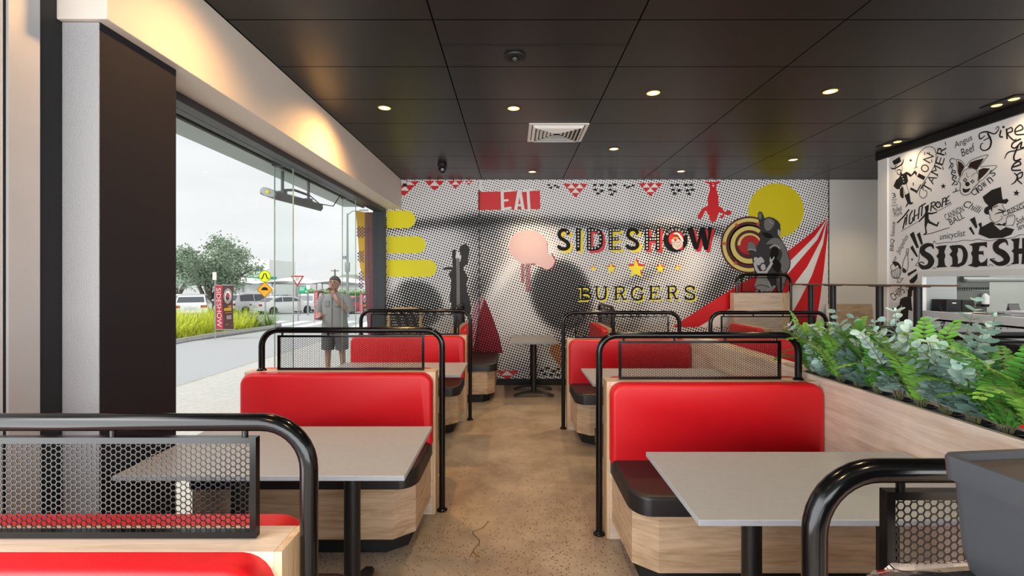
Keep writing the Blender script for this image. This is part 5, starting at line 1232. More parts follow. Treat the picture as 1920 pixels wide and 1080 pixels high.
# ---- banners
BROWN = mat('banner_brown', '4a2a28', .6); BRED = mat('banner_red', 'b0303c', .6); BWHITE = mat('banner_white', 'd9d2d0', .6); BYEL = mat('banner_yellow', 'b08a1e', .6); BDARK = mat('banner_dark', '3a2a30', .6)
def banner(px, Y, top, bot, wd, label, lean=0):
    x = (px - CX) * Y / F; k = Y / F; hgt = (bot - top) * k; zb = CZ - (bot - CY) * k
    r = empty('street_banner', (x, Y, gz(Y)), label, 'banner', 'street banners along the kerb')
    W = wd * k; z0 = zb - gz(Y)
    def wave(u, v): return .02 * math.sin(v * 5 + u * 2)
    def mp_(u, v, l): return (-W / 2 + u * W + .03 * (1 - v) * 0, -.004 - .0022 * l + wave(u, v), z0 + v * hgt)
    def panel(name, u0, u1, v0, v1, m_, l):
        b = MB(); nn = 14
        A = [[mp_(u0 + (u1 - u0) * i / 4, v0 + (v1 - v0) * j / nn, l) for i in range(5)] for j in range(nn + 1)]
        Bk = [[(p[0], p[1] + .003, p[2]) for p in row_] for row_ in A]
        va = [[b.v(p) for p in row_] for row_ in A]
        for j in range(nn):
            for i in range(4): b.f([va[j][i], va[j][i + 1], va[j + 1][i + 1], va[j + 1][i]])
        vb = [[b.v(p) for p in row_] for row_ in Bk]
        for j in range(nn):
            for i in range(4): b.f([vb[j][i + 1], vb[j][i], vb[j + 1][i], vb[j + 1][i + 1]])
        return b.build(name, m_, r)
    panel('cloth', 0, 1, 0, 1, BROWN, 0); red = panel('red_band', .0, .40, 0, 1, BRED, 1)
    mk = lambda lay: Art(lambda u, v, l: mp_(u, 1 - v, lay))
    a = mk(2)
    # lettering runs down the band, seen from the back so it is mirrored
    vs, fs = text_tris('SIDESHOW')
    V_ = [a.V((.06 + .26 * (y), .06 + .88 * x)) for x, y in vs]
    for f_ in fs: a.F([V_[i] for i in f_])
    a.build('band_lettering', BWHITE, r).matrix_parent_inverse = Matrix()
    a = mk(2); a.disc((.71, .24), .22, .165); a.build('badge', BWHITE, r).matrix_parent_inverse = Matrix()
    a = mk(3); a.ring((.71, .24), .17, .20, asp=.75); a.disc((.71, .27), .11, .08); a.build('badge_ring', BDARK, r).matrix_parent_inverse = Matrix()
    a = mk(4); a.disc((.73, .22), .10, .05, rot=.3); a.build('badge_cap', BRED, r).matrix_parent_inverse = Matrix()
    a = mk(2)
    a.poly([(.48, .52), (.92, .49), (.92, .57), (.48, .58)]); a.poly([(.75, .46), (.92, .455), (.92, .48), (.75, .485)])
    a.poly([(.55, .62), (.92, .60), (.92, .61), (.55, .63)]); a.poly([(.55, .88), (.72, .875), (.72, .885), (.55, .89)])
    a.build('yellow_lines', BYEL, r).matrix_parent_inverse = Matrix()
    a = mk(2)
    for k_ in range(3): a.poly([(.62, .69 + .03 * k_), (.9, .68 + .03 * k_), (.9, .69 + .03 * k_), (.62, .70 + .03 * k_)])
    a.build('small_print', BWHITE, r).matrix_parent_inverse = Matrix()
    b = MB(); b.tube([(-W / 2 - .02, .0, z0 + hgt), (W / 2 + .02, 0, z0 + hgt)], .014, 8); b.tube([(-W / 2 - .02, 0, z0), (W / 2 + .02, 0, z0)], .014, 8); b.build('cross_bar', HGREY, r)
    b = MB(); b.tube([(-W / 2 - .03, .03, -.05), (-W / 2 - .03, .03, z0 + hgt + .03)], .016, 8); b.build('pole', mat('pole_grey', 'a7abad', .4, metal=.4), r)
banner(421, 13.6, 535, 618, 33, 'maroon restaurant banner standing in the yellow-green grass, largest of three')
banner(598, 21.5, 545, 600, 16, 'smaller maroon banner just left of the standing man')
banner(681.5, 27, 550, 592, 11, 'small far maroon banner between the man and the maroon pillar')

# ---- road signs
POLE = mat('sign_pole', '9a9ea0', .45, metal=.4)
SIGY = mat('fluoro_yellow', 'dcf000', .5); SIGO = mat('sign_orange', 'f2a100', .5); SIGR = mat('sign_red', 'b3202c', .5); SIGG = mat('sign_green', '17b07c', .5); SIGB = mat('sign_back', '8e9396', .5)
def signface(Y, px, py):
    k = Y / F
    return lambda u, v, l: (u * k, -.03 - .004 * l, CZ - (py + v - CY) * k - gz(Y))
def signplate(r, name, mf, pts, m_):
    b = MB(); b.loops([[mf(u, v, 0) for u, v in pts], [(mf(u, v, 0)[0], mf(u, v, 0)[1] + .02, mf(u, v, 0)[2]) for u, v in pts]]); return b.build(name, m_, r, smooth=False)
def sart(mf, layer): return Art(mf, layer=layer)
def fin(a, name, m_, r): o = a.build(name, m_, r); o.matrix_parent_inverse = Matrix(); return o
Y = 24.0
r = empty('warning_sign', at(497, Y), 'round yellow pedestrian sign above an orange speed-hump diamond on one pole', 'road sign')
mf = signface(Y, 497, 518); cir = [(11.2 * math.cos(2 * PI * k / 28), 11.2 * math.sin(2 * PI * k / 28)) for k in range(28)]
signplate(r, 'round_plate', mf, cir, SIGY)
fin(sart(mf, 1).ring((0, 0), 10.3, 11.2), 'rim', mat('sign_dark_rim', '4f5a2a', .5), r)
fin(sart(mf, 1).stroke([(-1, -5), (-4.6, 3.6), (-6.6, 4.6)], 1.9).stroke([(1.6, -5), (4.6, 3.6), (6.8, 4.8)], 1.9), 'legs_symbol', BLACKI, r)
mf = signface(Y, 497, 543); signplate(r, 'diamond_plate', mf, [(0, -15), (15, 0), (0, 15), (-15, 0)], SIGO)
fin(sart(mf, 1).stroke([(0, -14), (14, 0), (0, 14), (-14, 0)], .6, True), 'diamond_border', BLACKI, r)
fin(sart(mf, 1).poly([(-10, 1.2)] + [(6.2 * math.cos(a_), -5.2 * math.sin(a_) + .4) for a_ in [PI - PI * k / 10 for k in range(11)]] + [(10, 1.2)]), 'hump_symbol', BLACKI, r)
mf2 = lambda u, v, l: (mf(u, v, l)[0], mf(u, v, l)[1] + .045, mf(u, v, l)[2]); signplate(r, 'back_plate', mf2, [(3, -13), (18, 0), (3, 15), (-12, 0)], WHITEI)
b = MB(); b.lathe([(.035, 0), (.035, CZ - (507 - CY) * Y / F - gz(Y))], (0, .02, 0), 10); b.build('pole', POLE, r)
Y = 25.0
r = empty('give_way_sign', at(558, Y), 'red and white give way triangle on a pole by the crossing', 'road sign')
mf = signface(Y, 558, 525); tri = [(-12.5, -8), (12.5, -8), (0, 12.5)]
signplate(r, 'red_plate', mf, tri, SIGR); fin(sart(mf, 1).poly([(-8.6, -5.6), (8.6, -5.6), (0, 8.2)]), 'white_field', WHITEI, r)
fin(sart(mf, 2).text('GIVE', (0, -3.6), 8, 2.6).text('WAY', (0, -.2), 6, 2.6), 'lettering', BLACKI, r)
b = MB(); b.lathe([(.03, 0), (.03, CZ - (517 - CY) * Y / F - gz(Y))], (.02, .02, 0), 10); b.build('pole', POLE, r)
Y = 34.0
r = empty('green_sign', at(569, Y), 'green rectangular car park sign behind the give way sign', 'road sign')
mf = signface(Y, 569, 543); signplate(r, 'plate', mf, [(-8.5, -6), (8.5, -6), (8.5, 6), (-8.5, 6)], SIGG)
a = sart(mf, 1); [a.poly([(-7, -4 + 2.2 * k), (3 - k, -4 + 2.2 * k), (3 - k, -3 + 2.2 * k), (-7, -3 + 2.2 * k)]) for k in range(3)]; a.poly([(4, 2), (7, 2), (7, 5), (4, 5)]); fin(a, 'white_marks', WHITEI, r)
for s in (-7, 7):
    b = MB(); b.lathe([(.04, 0), (.04, CZ - (540 - CY) * Y / F - gz(Y))], (s * Y / F, .04, 0), 8); b.build('post', POLE, r)
Y = 33.0
r = empty('shield_sign', at(578, Y), 'small white shield-shaped sign beside the green sign', 'road sign')
mf = signface(Y, 578, 539); signplate(r, 'plate', mf, [(-4, -4), (0, -5), (4, -4), (3, 2), (0, 5), (-3, 2)], WHITEI)
b = MB(); b.lathe([(.03, 0), (.03, CZ - (540 - CY) * Y / F - gz(Y))], (0, .04, 0), 8); b.build('pole', POLE, r)
Y = 16.0
r = empty('sign_post', at(403, Y), 'thin grey post with a white plate behind the large banner', 'road sign')
mf = signface(Y, 403, 518); signplate(r, 'plate', mf, [(-3.5, -8), (3.5, -8), (3.5, 7), (-3.5, 7)], WHITEI)
b = MB(); b.lathe([(.028, 0), (.028, CZ - (510 - CY) * Y / F - gz(Y))], (0, .02, 0), 10); b.build('pole', POLE, r)
Y = 30.0
r = empty('light_pole', at(651.5, Y), 'tall grey street light pole rising behind the standing man', 'street light')
b = MB(); b.lathe([(.10, 0), (.055, 6.6)], (0, 0, 0), 12); b.build('pole', POLE, r)
b = MB(); b.box(-.14, .14, -.1, .1, 2.9, 3.5, bev=.03); b.box(-.28, -.1, -.06, .06, 3.7, 3.9); b.build('equipment_box', SIGB, r)
b = MB(); b.tube([(0, 0, 6.5), (.3, 0, 6.75), (.9, 0, 6.8)], .04, 8); b.box(.8, 1.3, -.1, .1, 6.75, 6.85); b.build('lamp_arm', POLE, r)
Y = 60.0
r = empty('power_pole', at(628, Y), 'distant wooden power pole above the standing man', 'power pole')
b = MB(); b.lathe([(.14, 0), (.10, CZ + 22 * Y / F - gz(Y))], (0, 0, 0), 8); b.build('pole', mat('pole_wood', '6d665f', .8), r)
b = MB(); zt = CZ + 20 * Y / F - gz(Y); b.box(-.5, .5, -.06, .06, zt - .1, zt); b.build('crossarm', mat('pole_wood', '6d665f', .8), r, smooth=False)

# ---- cars
TYRE = mat('tyre', '1c1c1d', .7); CGL = mat('car_glass', '4a5056', .12, spec=.7); TAIL = mat('tail_lamp', 'b01828', .3); RIM = mat('alloy_rim', '8d9094', .3, metal=.6); CHR = mat('number_plate', 'd8dade', .5); BMP = mat('bumper_grey', '5a5d60', .5)
def car(px, Y, heading, kind, col, label, k=1.0):
    """car standing on the car park; heading 0 points its nose away from the camera"""
    p_ = at(px, Y); r = empty('parked_car', p_, label, 'car', None, heading)
    pm = mat('car_paint_' + col, col, .25, coat=.6)
    L_ = 4.5; W = .90; hh = {'suv': 1.68, 'sedan': 1.43, 'hatch': 1.5}[kind]
    # stations along the car (y from tail to nose): z of bonnet line and half width
    if kind == 'suv':
        body = [(-2.2, .45, .95), (-2.15, .35, 1.02), (-1.5, .25, 1.05), (0, .22, 1.02), (1.2, .22, 1.0), (2.05, .3, .86), (2.25, .42, .68)]
        cab = [(-2.08, 1.0), (-1.78, hh - .08), (-1.2, hh), (.2, hh - .02), (.75, hh - .16), (1.35, 1.0)]
    elif kind == 'hatch':
        body = [(-2.0, .42, .9), (-1.95, .32, .96), (-1.4, .22, .98), (0, .2, .96), (1.1, .2, .94), (1.9, .28, .8), (2.1, .4, .62)]
        cab = [(-1.9, .94), (-1.5, hh - .1), (-.9, hh), (.1, hh - .02), (.6, hh - .14), (1.3, .94)]
    else:
        body = [(-2.3, .45, .92), (-2.25, .34, .98), (-1.5, .22, .98), (0, .2, .94), (1.2, .2, .92), (2.1, .28, .78), (2.3, .4, .6)]
        cab = [(-1.75, .96), (-1.15, hh - .1), (-.7, hh), (.2, hh - .02), (.65, hh - .16), (1.35, .92)]
    b = MB(); rings = []
    for y, z0, z1 in body:
        w_ = W * (.93 if abs(y) > 2.0 else (.98 if abs(y) > 1.4 else 1))
        rings.append([(-w_ * .94, y, z0), (-w_, y, z0 + .14), (-w_, y, (z0 + z1) / 2 + .08), (-w_ * .93, y, z1), (w_ * .93, y, z1), (w_, y, (z0 + z1) / 2 + .08), (w_, y, z0 + .14), (w_ * .94, y, z0)])
    b.loops(rings); b.build('body', pm, r, angle=.7)
    b = MB(); zb = cab[0][1] - .04
    rings = [[(-W * .9, y, zb), (-W * (.9 - .17 * (z - zb) / .7), y, z), (W * (.9 - .17 * (z - zb) / .7), y, z), (W * .9, y, zb)] for y, z in cab]
    b.loops(rings); b.build('cabin', pm, r, angle=.5)
    # glazing a touch proud of the cabin
    def side(s, y0, y1, inset):
        out = []
        for y in (y0, y1): pass
        return out
    e_ = .012
    def cabz(y):
        for (a0, z0), (a1, z1) in zip(cab, cab[1:]):
            if a0 <= y <= a1: return z0 + (z1 - z0) * (y - a0) / (a1 - a0)
        return zb
    segs = [(cab[0][0] + .38, -.62), (-.56, .28), (.34, cab[-1][0] - .32)]
    if kind == 'sedan': segs = segs[1:] if False else [(-1.3, -.62), (-.56, .28), (.34, cab[-1][0] - .3)]
    for s in (-1, 1):
        for y0, y1 in segs:
            q = []
            n_ = 5
            for i in range(n_ + 1):
                y = y0 + (y1 - y0) * i / n_; z = max(zb + .10, cabz(y) - .09); q.append((s * (W * (.9 - .17 * (z - zb) / .7) + e_), y, z))
            q += [(s * (W * (.9 - .17 * .06 / .7) + e_), y1, zb + .07), (s * (W * (.9 - .17 * .06 / .7) + e_), y0, zb + .07)]
            b = MB(); b.f([b.v(p) for p in q]); b.build('side_window', CGL, r, smooth=False, flip=False)
    def screen(a0, a1, name, out):
        (y0, z0), (y1, z1) = a0, a1; f0, f1 = .15, .86; qs = []
        for f_ in (f0, f1):
            y = y0 + (y1 - y0) * f_; z = z0 + (z1 - z0) * f_; wz = W * (.9 - .17 * (z - zb) / .7) * .9; qs.append((wz, y + out, z + .012))
        b = MB(); b.quad((-qs[0][0], *qs[0][1:]), (qs[0][0], *qs[0][1:]), (qs[1][0], *qs[1][1:]), (-qs[1][0], *qs[1][1:])); b.build(name, CGL, r, smooth=False)
    screen(cab[0], cab[1], 'rear_window', -.012); screen(cab[-1], cab[-3], 'windscreen', .012)
    yt = body[0][0]
    for s in (-1, 1):
        b = MB(); b.box(min(s * .52, s * .86), max(s * .52, s * .86), yt - .012, yt + .1, body[0][2] - .22, body[0][2] - .06, bev=.02); b.build('tail_lamp', TAIL, r)
        for y in (-1.35, 1.38):
            b = MB(); b.lathe([(.2, -.1), (.30, -.1), (.325, -.06), (.325, .06), (.30, .1), (.2, .1)], (s * .82, y, .325), 22, 'x'); w_ = b.build('wheel', TYRE, r)
            b = MB(); b.lathe([(.0, s * .085), (.19, s * .095), (.21, s * .104)], (s * .82, y, .325), 14, 'x', cap=False)
            for q in range(5):
                a_ = 2 * PI * q / 5; b.box(s * .82 + s * .1 - .006, s * .82 + s * .1 + .006, y + .1 * math.cos(a_) - .025, y + .1 * math.cos(a_) + .025, .325 + .1 * math.sin(a_) - .025, .325 + .1 * math.sin(a_) + .025)
            b.build('rim', RIM, w_)
    b = MB(); b.box(-.26, .26, yt - .02, yt, .62, .74); b.build('number_plate', CHR, r, smooth=False)
    b = MB(); b.box(-.82, .82, yt - .03, yt + .2, .34, .50, bev=.03); b.build('rear_bumper', BMP if kind == 'suv' else pm, r)
    b = MB()
    for s in (-1, 1): b.box(min(s * .9, s * 1.04), max(s * .9, s * 1.04), .72, .86, .98, 1.1, bev=.02)
    b.build('mirror', pm, r)
    r.scale = (k, k, k)
    return r
car(480, 39, -.55, 'suv', 'e9e9ea', 'white SUV nearest the orange diamond sign, rear window toward us')
car(534, 37.5, -.62, 'sedan', 'ececec', 'white sedan just right of the white SUV, rear and side seen')
car(592, 42.5, -.05, 'suv', 'dcdddf', 'silver white SUV seen square from behind below the green sign')
car(527, 46, -.5, 'suv', 'e4e5e6', 'white SUV in the second row, roof showing above the white sedan')
car(422, 40, .6, 'sedan', 'e3e5e6', 'white sedan partly hidden behind the large banner')
car(364, 30.5, .5, 'hatch', 'e6e8e9', 'white hatchback behind the tall grass left of the large banner')
car(338, 46, .8, 'suv', 'd5d7d8', 'pale van-like SUV at the far left under the tree')
car(452, 54, .1, 'suv', '6c6f72', 'grey SUV in shade under the white shade sail')
car(664, 38, -.3, 'sedan', 'b01030', 'red sedan just right of the standing man')
car(618, 46, -.2, 'hatch', 'c8cacc', 'pale hatchback hidden mostly behind the standing man')
car(692, 45, .3, 'suv', 'dfe0e2', 'white SUV far right by the maroon pillar')
car(400, 47, .3, 'suv', 'e0e2e3', 'white SUV in the second row behind the hatchback and banner')

# ---- shade sails over the car park
SAIL = mat('shade_sail', 'f2f2f0', .8)
def sail(px, Y, wd, label):
    x = (px - CX) * Y / F; r = empty('shade_sail', (x, Y, gz(Y)), label, 'shade sail', 'white shade sails over the car park')
    b = MB(); n_ = 10; zc = CZ + 0 * Y / F - gz(Y); V_ = []
    for i in range(n_ + 1):
        u = -1 + 2 * i / n_
        V_.append([b.v((u * wd / 2, v * 2.6, zc - .25 + .62 * (1 - u * u) * (1 - .6 * v * v))) for v in [-1 + 2 * j / 6 for j in range(7)]])
    for i in range(n_):
        for j in range(6): b.f([V_[i][j], V_[i + 1][j], V_[i + 1][j + 1], V_[i][j + 1]])
    b.build('canvas', SAIL, r)
    for s in (-1, 1):
        b = MB(); b.lathe([(.05, 0), (.05, zc - .2)], (s * wd / 2 * .96, 0, 0), 8); b.build('post', POLE, r)
    b = MB(); b.tube([(-wd / 2, 0, zc - .28), (wd / 2, 0, zc - .28)], .05, 6); b.build('beam', POLE, r)
sail(455, 47, 5.0, 'white domed shade sail above the banner, leftmost of the row')
sail(552, 48, 4.7, 'white shade sail behind the two road signs, middle of the row')
sail(645, 49, 4.7, 'white shade sail behind the standing man, right end of the row')


# ---- buildings
r = empty('office_building', at(478, 75), 'pale grey two-storey flat-roofed building behind the tree', 'building')
Y = 75; k = Y / F; zt = CZ + 40 * k - gz(Y); BLD = mat('pale_cladding', 'f1f1ef', .7)
b = MB(); b.box((456 - 478) * k, (505 - 478) * k, 0, 9, 0, zt); b.build('wall', BLD, r, smooth=False)
b = MB(); b.box((430 - 478) * k, (456 - 478) * k, -.5, 8, 0, zt - 2.1); b.build('side_wing', mat('pale_wing', 'c9cccc', .7), r, smooth=False)
for px in (466, 487):
    z0 = CZ + (527 - 510) * k - gz(Y); z1 = CZ + (527 - 498) * k - gz(Y)
    b = MB(); b.box((px - 7 - 478) * k, (px + 7 - 478) * k, -.06, .02, z0, z1); f_ = b.build('window_frame', WHITE, r, smooth=False)
    b = MB()
    for q in range(4): b.box((px - 6.4 + q * 3.3 - 478) * k, (px - 6.4 + q * 3.3 + 2.7 - 478) * k, -.09, -.055, z0 + .1, z1 - .1)
    b.build('pane', CGL, f_, smooth=False)
b = MB(); b.box((452 - 478) * k, (520 - 478) * k, -2.5, -.2, CZ + 3 * k - gz(Y), CZ + 8 * k - gz(Y)); b.build('green_awning', SIGG, r, smooth=False)
r = empty('low_building', at(600, 85), 'long low pale shop building along the horizon', 'building')
b = MB(); b.box(-16, 13, 0, 8, 0, 3.8); b.build('wall', mat('pale_wall_far', 'd5d5d2', .8), r, smooth=False)
b = MB(); b.loops([[(1.5, -.5, 3.8), (7.5, -.5, 3.8), (7.5, 8.5, 3.8), (1.5, 8.5, 3.8)], [(3, 3, 5.6), (5, 3, 5.6), (5, 5, 5.6), (3, 5, 5.6)]]); b.build('roof', mat('roof_grey', '8b8a88', .8), r, smooth=False)
r = empty('tiled_roof_house', at(345, 60), 'low house with a faded red roof at the far left', 'building')
b = MB(); b.box(-6, 4, 0, 6, 0, 3.9); b.build('wall', mat('pale_wall_far', 'd5d5d2', .8), r, smooth=False)
b = MB(); b.loops([[(-6.4, -.4, 3.9), (4.4, -.4, 3.9), (4.4, 6.4, 3.9), (-6.4, 6.4, 3.9)], [(-4, 2.8, 5.6), (2, 2.8, 5.6), (2, 3.2, 5.6), (-4, 3.2, 5.6)]]); b.build('roof', mat('roof_red', 'a86a66', .8), r, smooth=False)

# ---- trees, hedge, grass
BARK = mat('bark', '5e5650', .9, noise=.3); TL = mat('tree_leaf', '82967c', .8, noise=.35, nscale=1.2); TL2 = mat('tree_leaf_far', 'a3b8a6', .8, noise=.3, nscale=1.2)
def tree(p_, label, hgt, crown, seed, lm, nleaf=5200, lean=0, trunks=6):
    rn = random.Random(seed); r = empty('tree', p_, label, 'tree')
    b = MB(); tips = []
    for k_ in range(trunks):
        a_ = 2 * PI * k_ / trunks + rn.uniform(-.3, .3); q = Vector((0, 0, 0)); d = Vector((math.cos(a_) * .12, math.sin(a_) * .12, 1)).normalized(); pts = [q.copy()]
        for i in range(9):
            d = (d + Vector((math.cos(a_) * .16 + lean * .03, math.sin(a_) * .16, .0)) * (1 if i > 1 else .2) + Vector((rn.uniform(-.1, .1), rn.uniform(-.1, .1), 0))).normalized()
            q = q + d * hgt * .095; pts.append(q.copy())
            if i > 3: tips.append(q.copy())
        b.tube(pts, [.16 * hgt / 5 * (1 - i / 10.5) for i in range(10)], 6)
        for j in (4, 5, 6, 7):
            e_ = pts[j] + Vector((rn.uniform(-1, 1), rn.uniform(-1, 1), rn.uniform(.2, .8))) * hgt * .14; b.tube([pts[j], (pts[j] + e_) / 2 + Vector((0, 0, .08)), e_], [.05, .035, .015], 5); tips.append(e_)
    b.build('trunk', BARK, r)
    b = MB(); blobs = [(t_, rn.uniform(.5, 1.0)) for t_ in tips]
    for _ in range(26):
        a_ = rn.uniform(0, 2 * PI); v_ = rn.uniform(-.35, .95); rr_ = math.sqrt(1 - min(1, abs(v_)) ** 2)
        blobs.append((Vector((crown * rr_ * math.cos(a_) * .85 + lean * .5 * v_, crown * rr_ * math.sin(a_) * .85, hgt * .62 + v_ * hgt * .33)), rn.uniform(.5, .9)))
    for _ in range(nleaf):
        c, s_ = rn.choice(blobs); R_ = s_ * crown * .30
        q = c + Vector((rn.gauss(0, .55), rn.gauss(0, .55), rn.gauss(0, .5))) * R_
        d = Vector((rn.uniform(-1, 1), rn.uniform(-1, 1), rn.uniform(-1.2, .6))).normalized(); sd = d.orthogonal().normalized(); l_ = rn.uniform(.10, .24) * hgt / 5; w_ = .035 * hgt / 5
        b.f([b.v(q - sd * w_), b.v(q + d * l_ * .5 - sd * w_ * 1.2), b.v(q + d * l_), b.v(q + d * l_ * .5 + sd * w_ * 1.2)])
    b.build('foliage', lm, r, smooth=False, flip=False)
tree(at(391, 34), 'large spreading grey-green tree in the car park left of the road signs', 5.7, 2.65, 5, TL, 9500, .6)
tree(at(330, 53), 'paler tree at the left edge of the window behind the large one', 6.0, 2.2, 9, TL2, 2600)
HEDGE = mat('hedge_leaf', '6aa13c', .8, noise=.3, nscale=2)
for px, Y, w_, lab in ((597, 53, 3.8, 'bright green hedge behind the banner by the standing man'), (672, 54, 4.6, 'bright green hedge between the man and the maroon pillar')):
    r = empty('hedge', at(px, Y), lab, 'hedge', 'green hedges beyond the car park'); rn = random.Random(px); b = MB()
    for _ in range(1600):
        q = Vector((rn.uniform(-w_ / 2, w_ / 2), rn.uniform(-.5, .5), rn.uniform(.3, 2.15) + .15 * math.sin(rn.uniform(0, 6)))); d = Vector((rn.uniform(-1, 1), rn.uniform(-1, 1), rn.uniform(-1, 1))).normalized(); sd = d.orthogonal().normalized()
        b.f([b.v(q - sd * .06), b.v(q + d * .2), b.v(q + sd * .06)])
    b.build('foliage', HEDGE, r, smooth=False, flip=False)
    b = MB(); b.box(-w_ / 2 + .2, w_ / 2 - .2, -.3, .3, 0, 1.9); b.build('core', mat('hedge_core', '4b7a2b', .9), r, smooth=False)
GR = mat('grass_yellow_green', 'cfd848', .7, noise=.35, nscale=3); GR2 = mat('grass_green', '7d9b3a', .7, noise=.3, nscale=3)
rn = random.Random(11); k_ = 0
for y in [10.6 + .62 * i for i in range(14)]:
    for j, xo in enumerate((-9.55, -10.35, -11.2, -12.3)):
        x = xo + rn.uniform(-.15, .15); Y = y + rn.uniform(-.2, .2)
        if Y > 16.6 and j == 0: x -= .25
        far = Y > 17.6
        if Y / -x > 2.6 or (CX + x * F / Y) < 300: continue
        near_ = Y < 15.2
        r = empty('grass_clump', (x, Y, gz(Y) + .05), 'clump of dark green grass at the far end of the garden bed' if far else 'clump of yellow-green strap grass in the garden bed', 'grass clump', 'dark grass clumps at the bed end' if far else 'yellow-green grass clumps in the garden bed')
        b = MB(); hh = rn.uniform(.62, .88) * (1.05 if near_ else .95)
        for q in range(150):
            a_ = rn.uniform(0, 2 * PI); ln = hh * rn.uniform(.75, 1.3); out = rn.uniform(.15, .8); p_ = Vector((rn.uniform(-.18, .18), rn.uniform(-.18, .18), 0)); d = Vector((math.cos(a_) * out * .6, math.sin(a_) * out * .6, 1)).normalized(); sd = Vector((-math.sin(a_), math.cos(a_), 0)); prev = None; w_ = .011 if not far else .008
            for i in range(5):
                ww = w_ * (1 - i / 4.3); pr = (b.v(p_ - sd * ww), b.v(p_ + sd * ww))
                if prev: b.f([prev[0], prev[1], pr[1], pr[0]])
                prev = pr; d = (d + Vector((math.cos(a_) * .2 * out, math.sin(a_) * .2 * out, -.30 * out))).normalized(); p_ = p_ + d * ln / 4
        b.build('blades', GR2 if far else GR, r, smooth=False, flip=False)

# ---- man on the footpath: hand at chin, looking down at a phone
SKIN = mat('skin', '9c7663', .6); SHIRT = mat('grey_shirt', '7b7b7a', .8, bump=.3, bscale=25); SHORT = mat('dark_shorts', '4e4e50', .8); HAIR = mat('dark_hair', '3b3836', .8); SHOE = mat('dark_shoe', '2c2c2e', .7)
mY = 8.0; mX = (628 - CX) * mY / F
man = empty('person', (mX, mY, -.10), 'man in a grey short-sleeved shirt and shorts outside, hand to his chin, holding a phone', 'person')
def skin_chain(name, verts, edges, rad, m_, parent, root=0, sub=2):
    me = bpy.data.meshes.new(name); me.from_pydata(verts, edges, []); o = bpy.data.objects.new(name, me); COL.objects.link(o); o.parent = parent
    me.materials.append(m_); md = o.modifiers.new('skin', 'SKIN'); md.use_smooth_shade = True
    if not me.skin_vertices: pass
    for i, r_ in enumerate(rad):
        sv = me.skin_vertices[0].data[i] if me.skin_vertices else None
        if sv: sv.radius = r_ if isinstance(r_, tuple) else (r_, r_); sv.use_root = (i == root)
    o.modifiers.new('sub', 'SUBSURF').levels = sub; o.modifiers['sub'].render_levels = sub
    return o
# person faces the camera (-y); his right arm is on the picture's left
V_ = [(0, 0, .93), (0, 0, 1.10), (0, 0, 1.27), (0, 0, 1.39), (0, -.012, 1.47), (0, -.03, 1.53),      # 0 pelvis .. 5 neck top
      (-.165, 0, 1.39), (-.25, .01, 1.12), (-.17, -.22, 1.04), (-.12, -.30, 1.05),                    # 6-9 right arm, forearm forward holding the phone
      (.165, 0, 1.39), (.27, -.02, 1.13), (.11, -.20, 1.34), (.045, -.165, 1.445),                   # 10-13 left arm folded up to the chin
      (-.09, 0, .86), (-.11, -.02, .50), (-.12, .01, .09), (-.13, -.10, .045),                        # 14-17 leg
      (.09, 0, .86), (.12, .0, .50), (.13, .04, .09), (.15, -.07, .045)]
E_ = [(0, 1), (1, 2), (2, 3), (3, 4), (4, 5), (3, 6), (6, 7), (7, 8), (8, 9), (3, 10), (10, 11), (11, 12), (12, 13), (0, 14), (14, 15), (15, 16), (16, 17), (0, 18), (18, 19), (19, 20), (20, 21)]
R_ = [(.15, .11), (.14, .105), (.15, .11), (.12, .09), .055, .052, .058, .045, .036, .028, .058, .045, .036, .028, .08, .055, .038, .035, .08, .055, .038, .035]
skin_chain('body', V_, E_, R_, SKIN, man)
# head with face
b = MB(); rings = []
for i in range(13):
    t_ = i / 12; z = 1.495 + .235 * t_; rr_ = [.035, .055, .066, .071, .073, .075, .078, .080, .079, .074, .062, .042, .012][i]; yo = [-.062, -.055, -.045, -.038, -.034, -.03, -.026, -.02, -.015, -.01, -.008, -.006, -.005][i]
    rings.append([(rr_ * math.cos(2 * PI * k / 16), yo + rr_ * 1.22 * math.sin(2 * PI * k / 16), z) for k in range(16)])
b.loops(rings); b.ball((0, -.135, 1.605), (.014, .02, .022), 8, 6); b.ball((-.078, -.02, 1.61), (.012, .022, .032), 8, 6); b.ball((.078, -.02, 1.61), (.012, .022, .032), 8, 6)
hd = b.build('head', SKIN, man)
b = MB(); b.ball((-.03, -.113, 1.632), (.013, .008, .007), 8, 6); b.build('eye', HAIR, hd)
b = MB(); b.ball((.03, -.113, 1.632), (.013, .008, .007), 8, 6); b.build('eye', HAIR, hd)
for s in (-1, 1):
    b = MB(); b.box(min(s * .05, s * .012), max(s * .05, s * .012), -.125, -.11, 1.648, 1.656); b.build('eyebrow', HAIR, hd)
b = MB(); b.box(-.026, .026, -.128, -.112, 1.558, 1.567, bev=.003); b.build('mouth', mat('lips', '7d4d47', .6), hd)
b = MB(); rings = []
for i in range(8):
    t_ = i / 7; z = 1.60 + .15 * t_; rr_ = [.078, .086, .09, .09, .086, .075, .055, .02][i]; yo = [.02, .014, .008, .002, -.004, -.006, -.006, -.004][i]
    rings.append([(rr_ * math.cos(2 * PI * k / 18) * (1 + .03 * math.sin(k * 5 + i)), yo + max(-1 if i > 3 else -.45, math.sin(2 * PI * k / 18)) * rr_ * 1.2, z) for k in range(18)])
b.loops(rings); b.build('hair', HAIR, man)
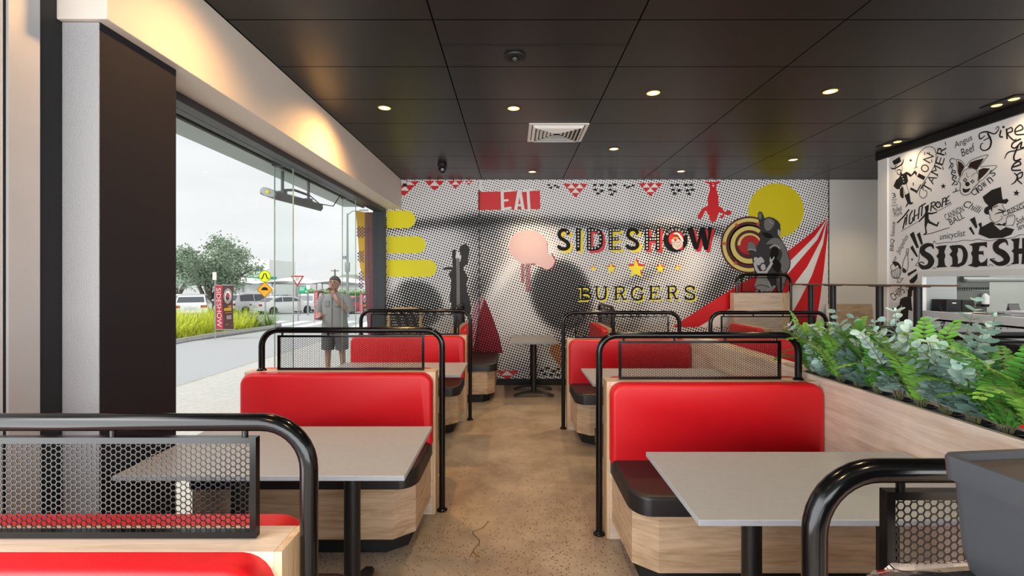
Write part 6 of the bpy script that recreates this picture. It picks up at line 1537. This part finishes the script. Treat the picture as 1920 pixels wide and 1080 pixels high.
# shirt: torso shell and two short sleeves, shorts
b = MB(); rings = []
for z, wx, wy, yo in ((.80, .215, .15, 0), (.86, .225, .155, 0), (1.0, .205, .145, 0), (1.15, .205, .14, -.005), (1.28, .215, .14, -.005), (1.38, .205, .12, 0), (1.435, .14, .095, 0), (1.465, .075, .07, -.005)):
    rings.append([(wx * math.copysign(abs(math.cos(a_)) ** .8, math.cos(a_)), yo + wy * math.sin(a_), z) for a_ in [2 * PI * k / 20 for k in range(20)]])
b.loops(rings, True, False); sh = b.build('shirt', SHIRT, man)
for pts in ([(-.15, 0, 1.40), (-.20, 0, 1.33), (-.245, .008, 1.19), (-.255, .01, 1.13)], [(.15, 0, 1.40), (.205, -.004, 1.33), (.255, -.015, 1.19), (.27, -.02, 1.14)]):
    b = MB(); b.tube(pts, [.085, .088, .078, .076], 14); b.build('sleeve', SHIRT, sh)
b = MB(); b.tube([(0, -.143, 1.42), (0, -.150, 1.25), (0, -.152, 1.0), (0, -.16, .82)], .008, 6); b.box(-.12, -.04, -.150, -.14, 1.24, 1.33); b.box(.04, .12, -.150, -.14, 1.24, 1.33); b.build('placket', mat('shirt_seam', '7a7a79', .8), sh)
b = MB(); b.tube([(-.095, 0, .90), (-.105, -.005, .72), (-.115, -.015, .50)], [.12, .115, .105], 16); b.tube([(.095, 0, .90), (.11, 0, .72), (.12, 0, .50)], [.12, .115, .105], 16); b.build('shorts', SHORT, man)
for s, cx, cy in ((-1, -.13, -.05), (1, .145, -.02)):
    b = MB(); b.box(cx - .045, cx + .045, cy - .16, cy + .10, .0, .085, bev=.03, seg=3); b.build('shoe', SHOE, man)
# hands: palm plus five bent fingers
def hand(c, f, up, sd, name, curl):
    c, f, up, sd = Vector(c), Vector(f).normalized(), Vector(up).normalized(), Vector(sd).normalized()
    b = MB(); b.tube([c - f * .03, c, c + f * .045], [.026, .036, .034], 10)
    for k in range(4):
        o_ = c + f * .04 + sd * (-.028 + .019 * k); ln = [.06, .07, .066, .052][k]; p1 = o_ + f * ln * .45 - up * curl * .02; p2 = p1 + f * ln * .3 - up * curl * .035; p3 = p2 + f * ln * .12 - up * curl * .03
        b.tube([o_, p1, p2, p3], [.0095, .009, .0085, .007], 8)
    o_ = c - sd * .03 - f * .005; b.tube([o_, o_ - sd * .02 + f * .03 - up * .008, o_ - sd * .012 + f * .055 - up * .02], [.012, .011, .008], 8)
    return b.build(name, SKIN, man)
hand((-.11, -.325, 1.05), (.5, -.6, .15), (0, .1, 1), (.7, .5, 0), 'hand', -.5)
hand((.035, -.165, 1.46), (-.5, .1, .85), (.2, 1, 0), (.8, .2, .5), 'hand', .8)
o = MB(); o.box(-.036, .036, -.075, .075, -.004, .004, bev=.003); o.xf(Matrix.Translation((mX - .085, mY - .375, .975)) @ Matrix.Rotation(-.5, 4, 'Z') @ Matrix.Rotation(.5, 4, 'X')); o = o.build('phone', BLACKP); tag(o, 'dark mobile phone in the hand of the man outside', 'phone')
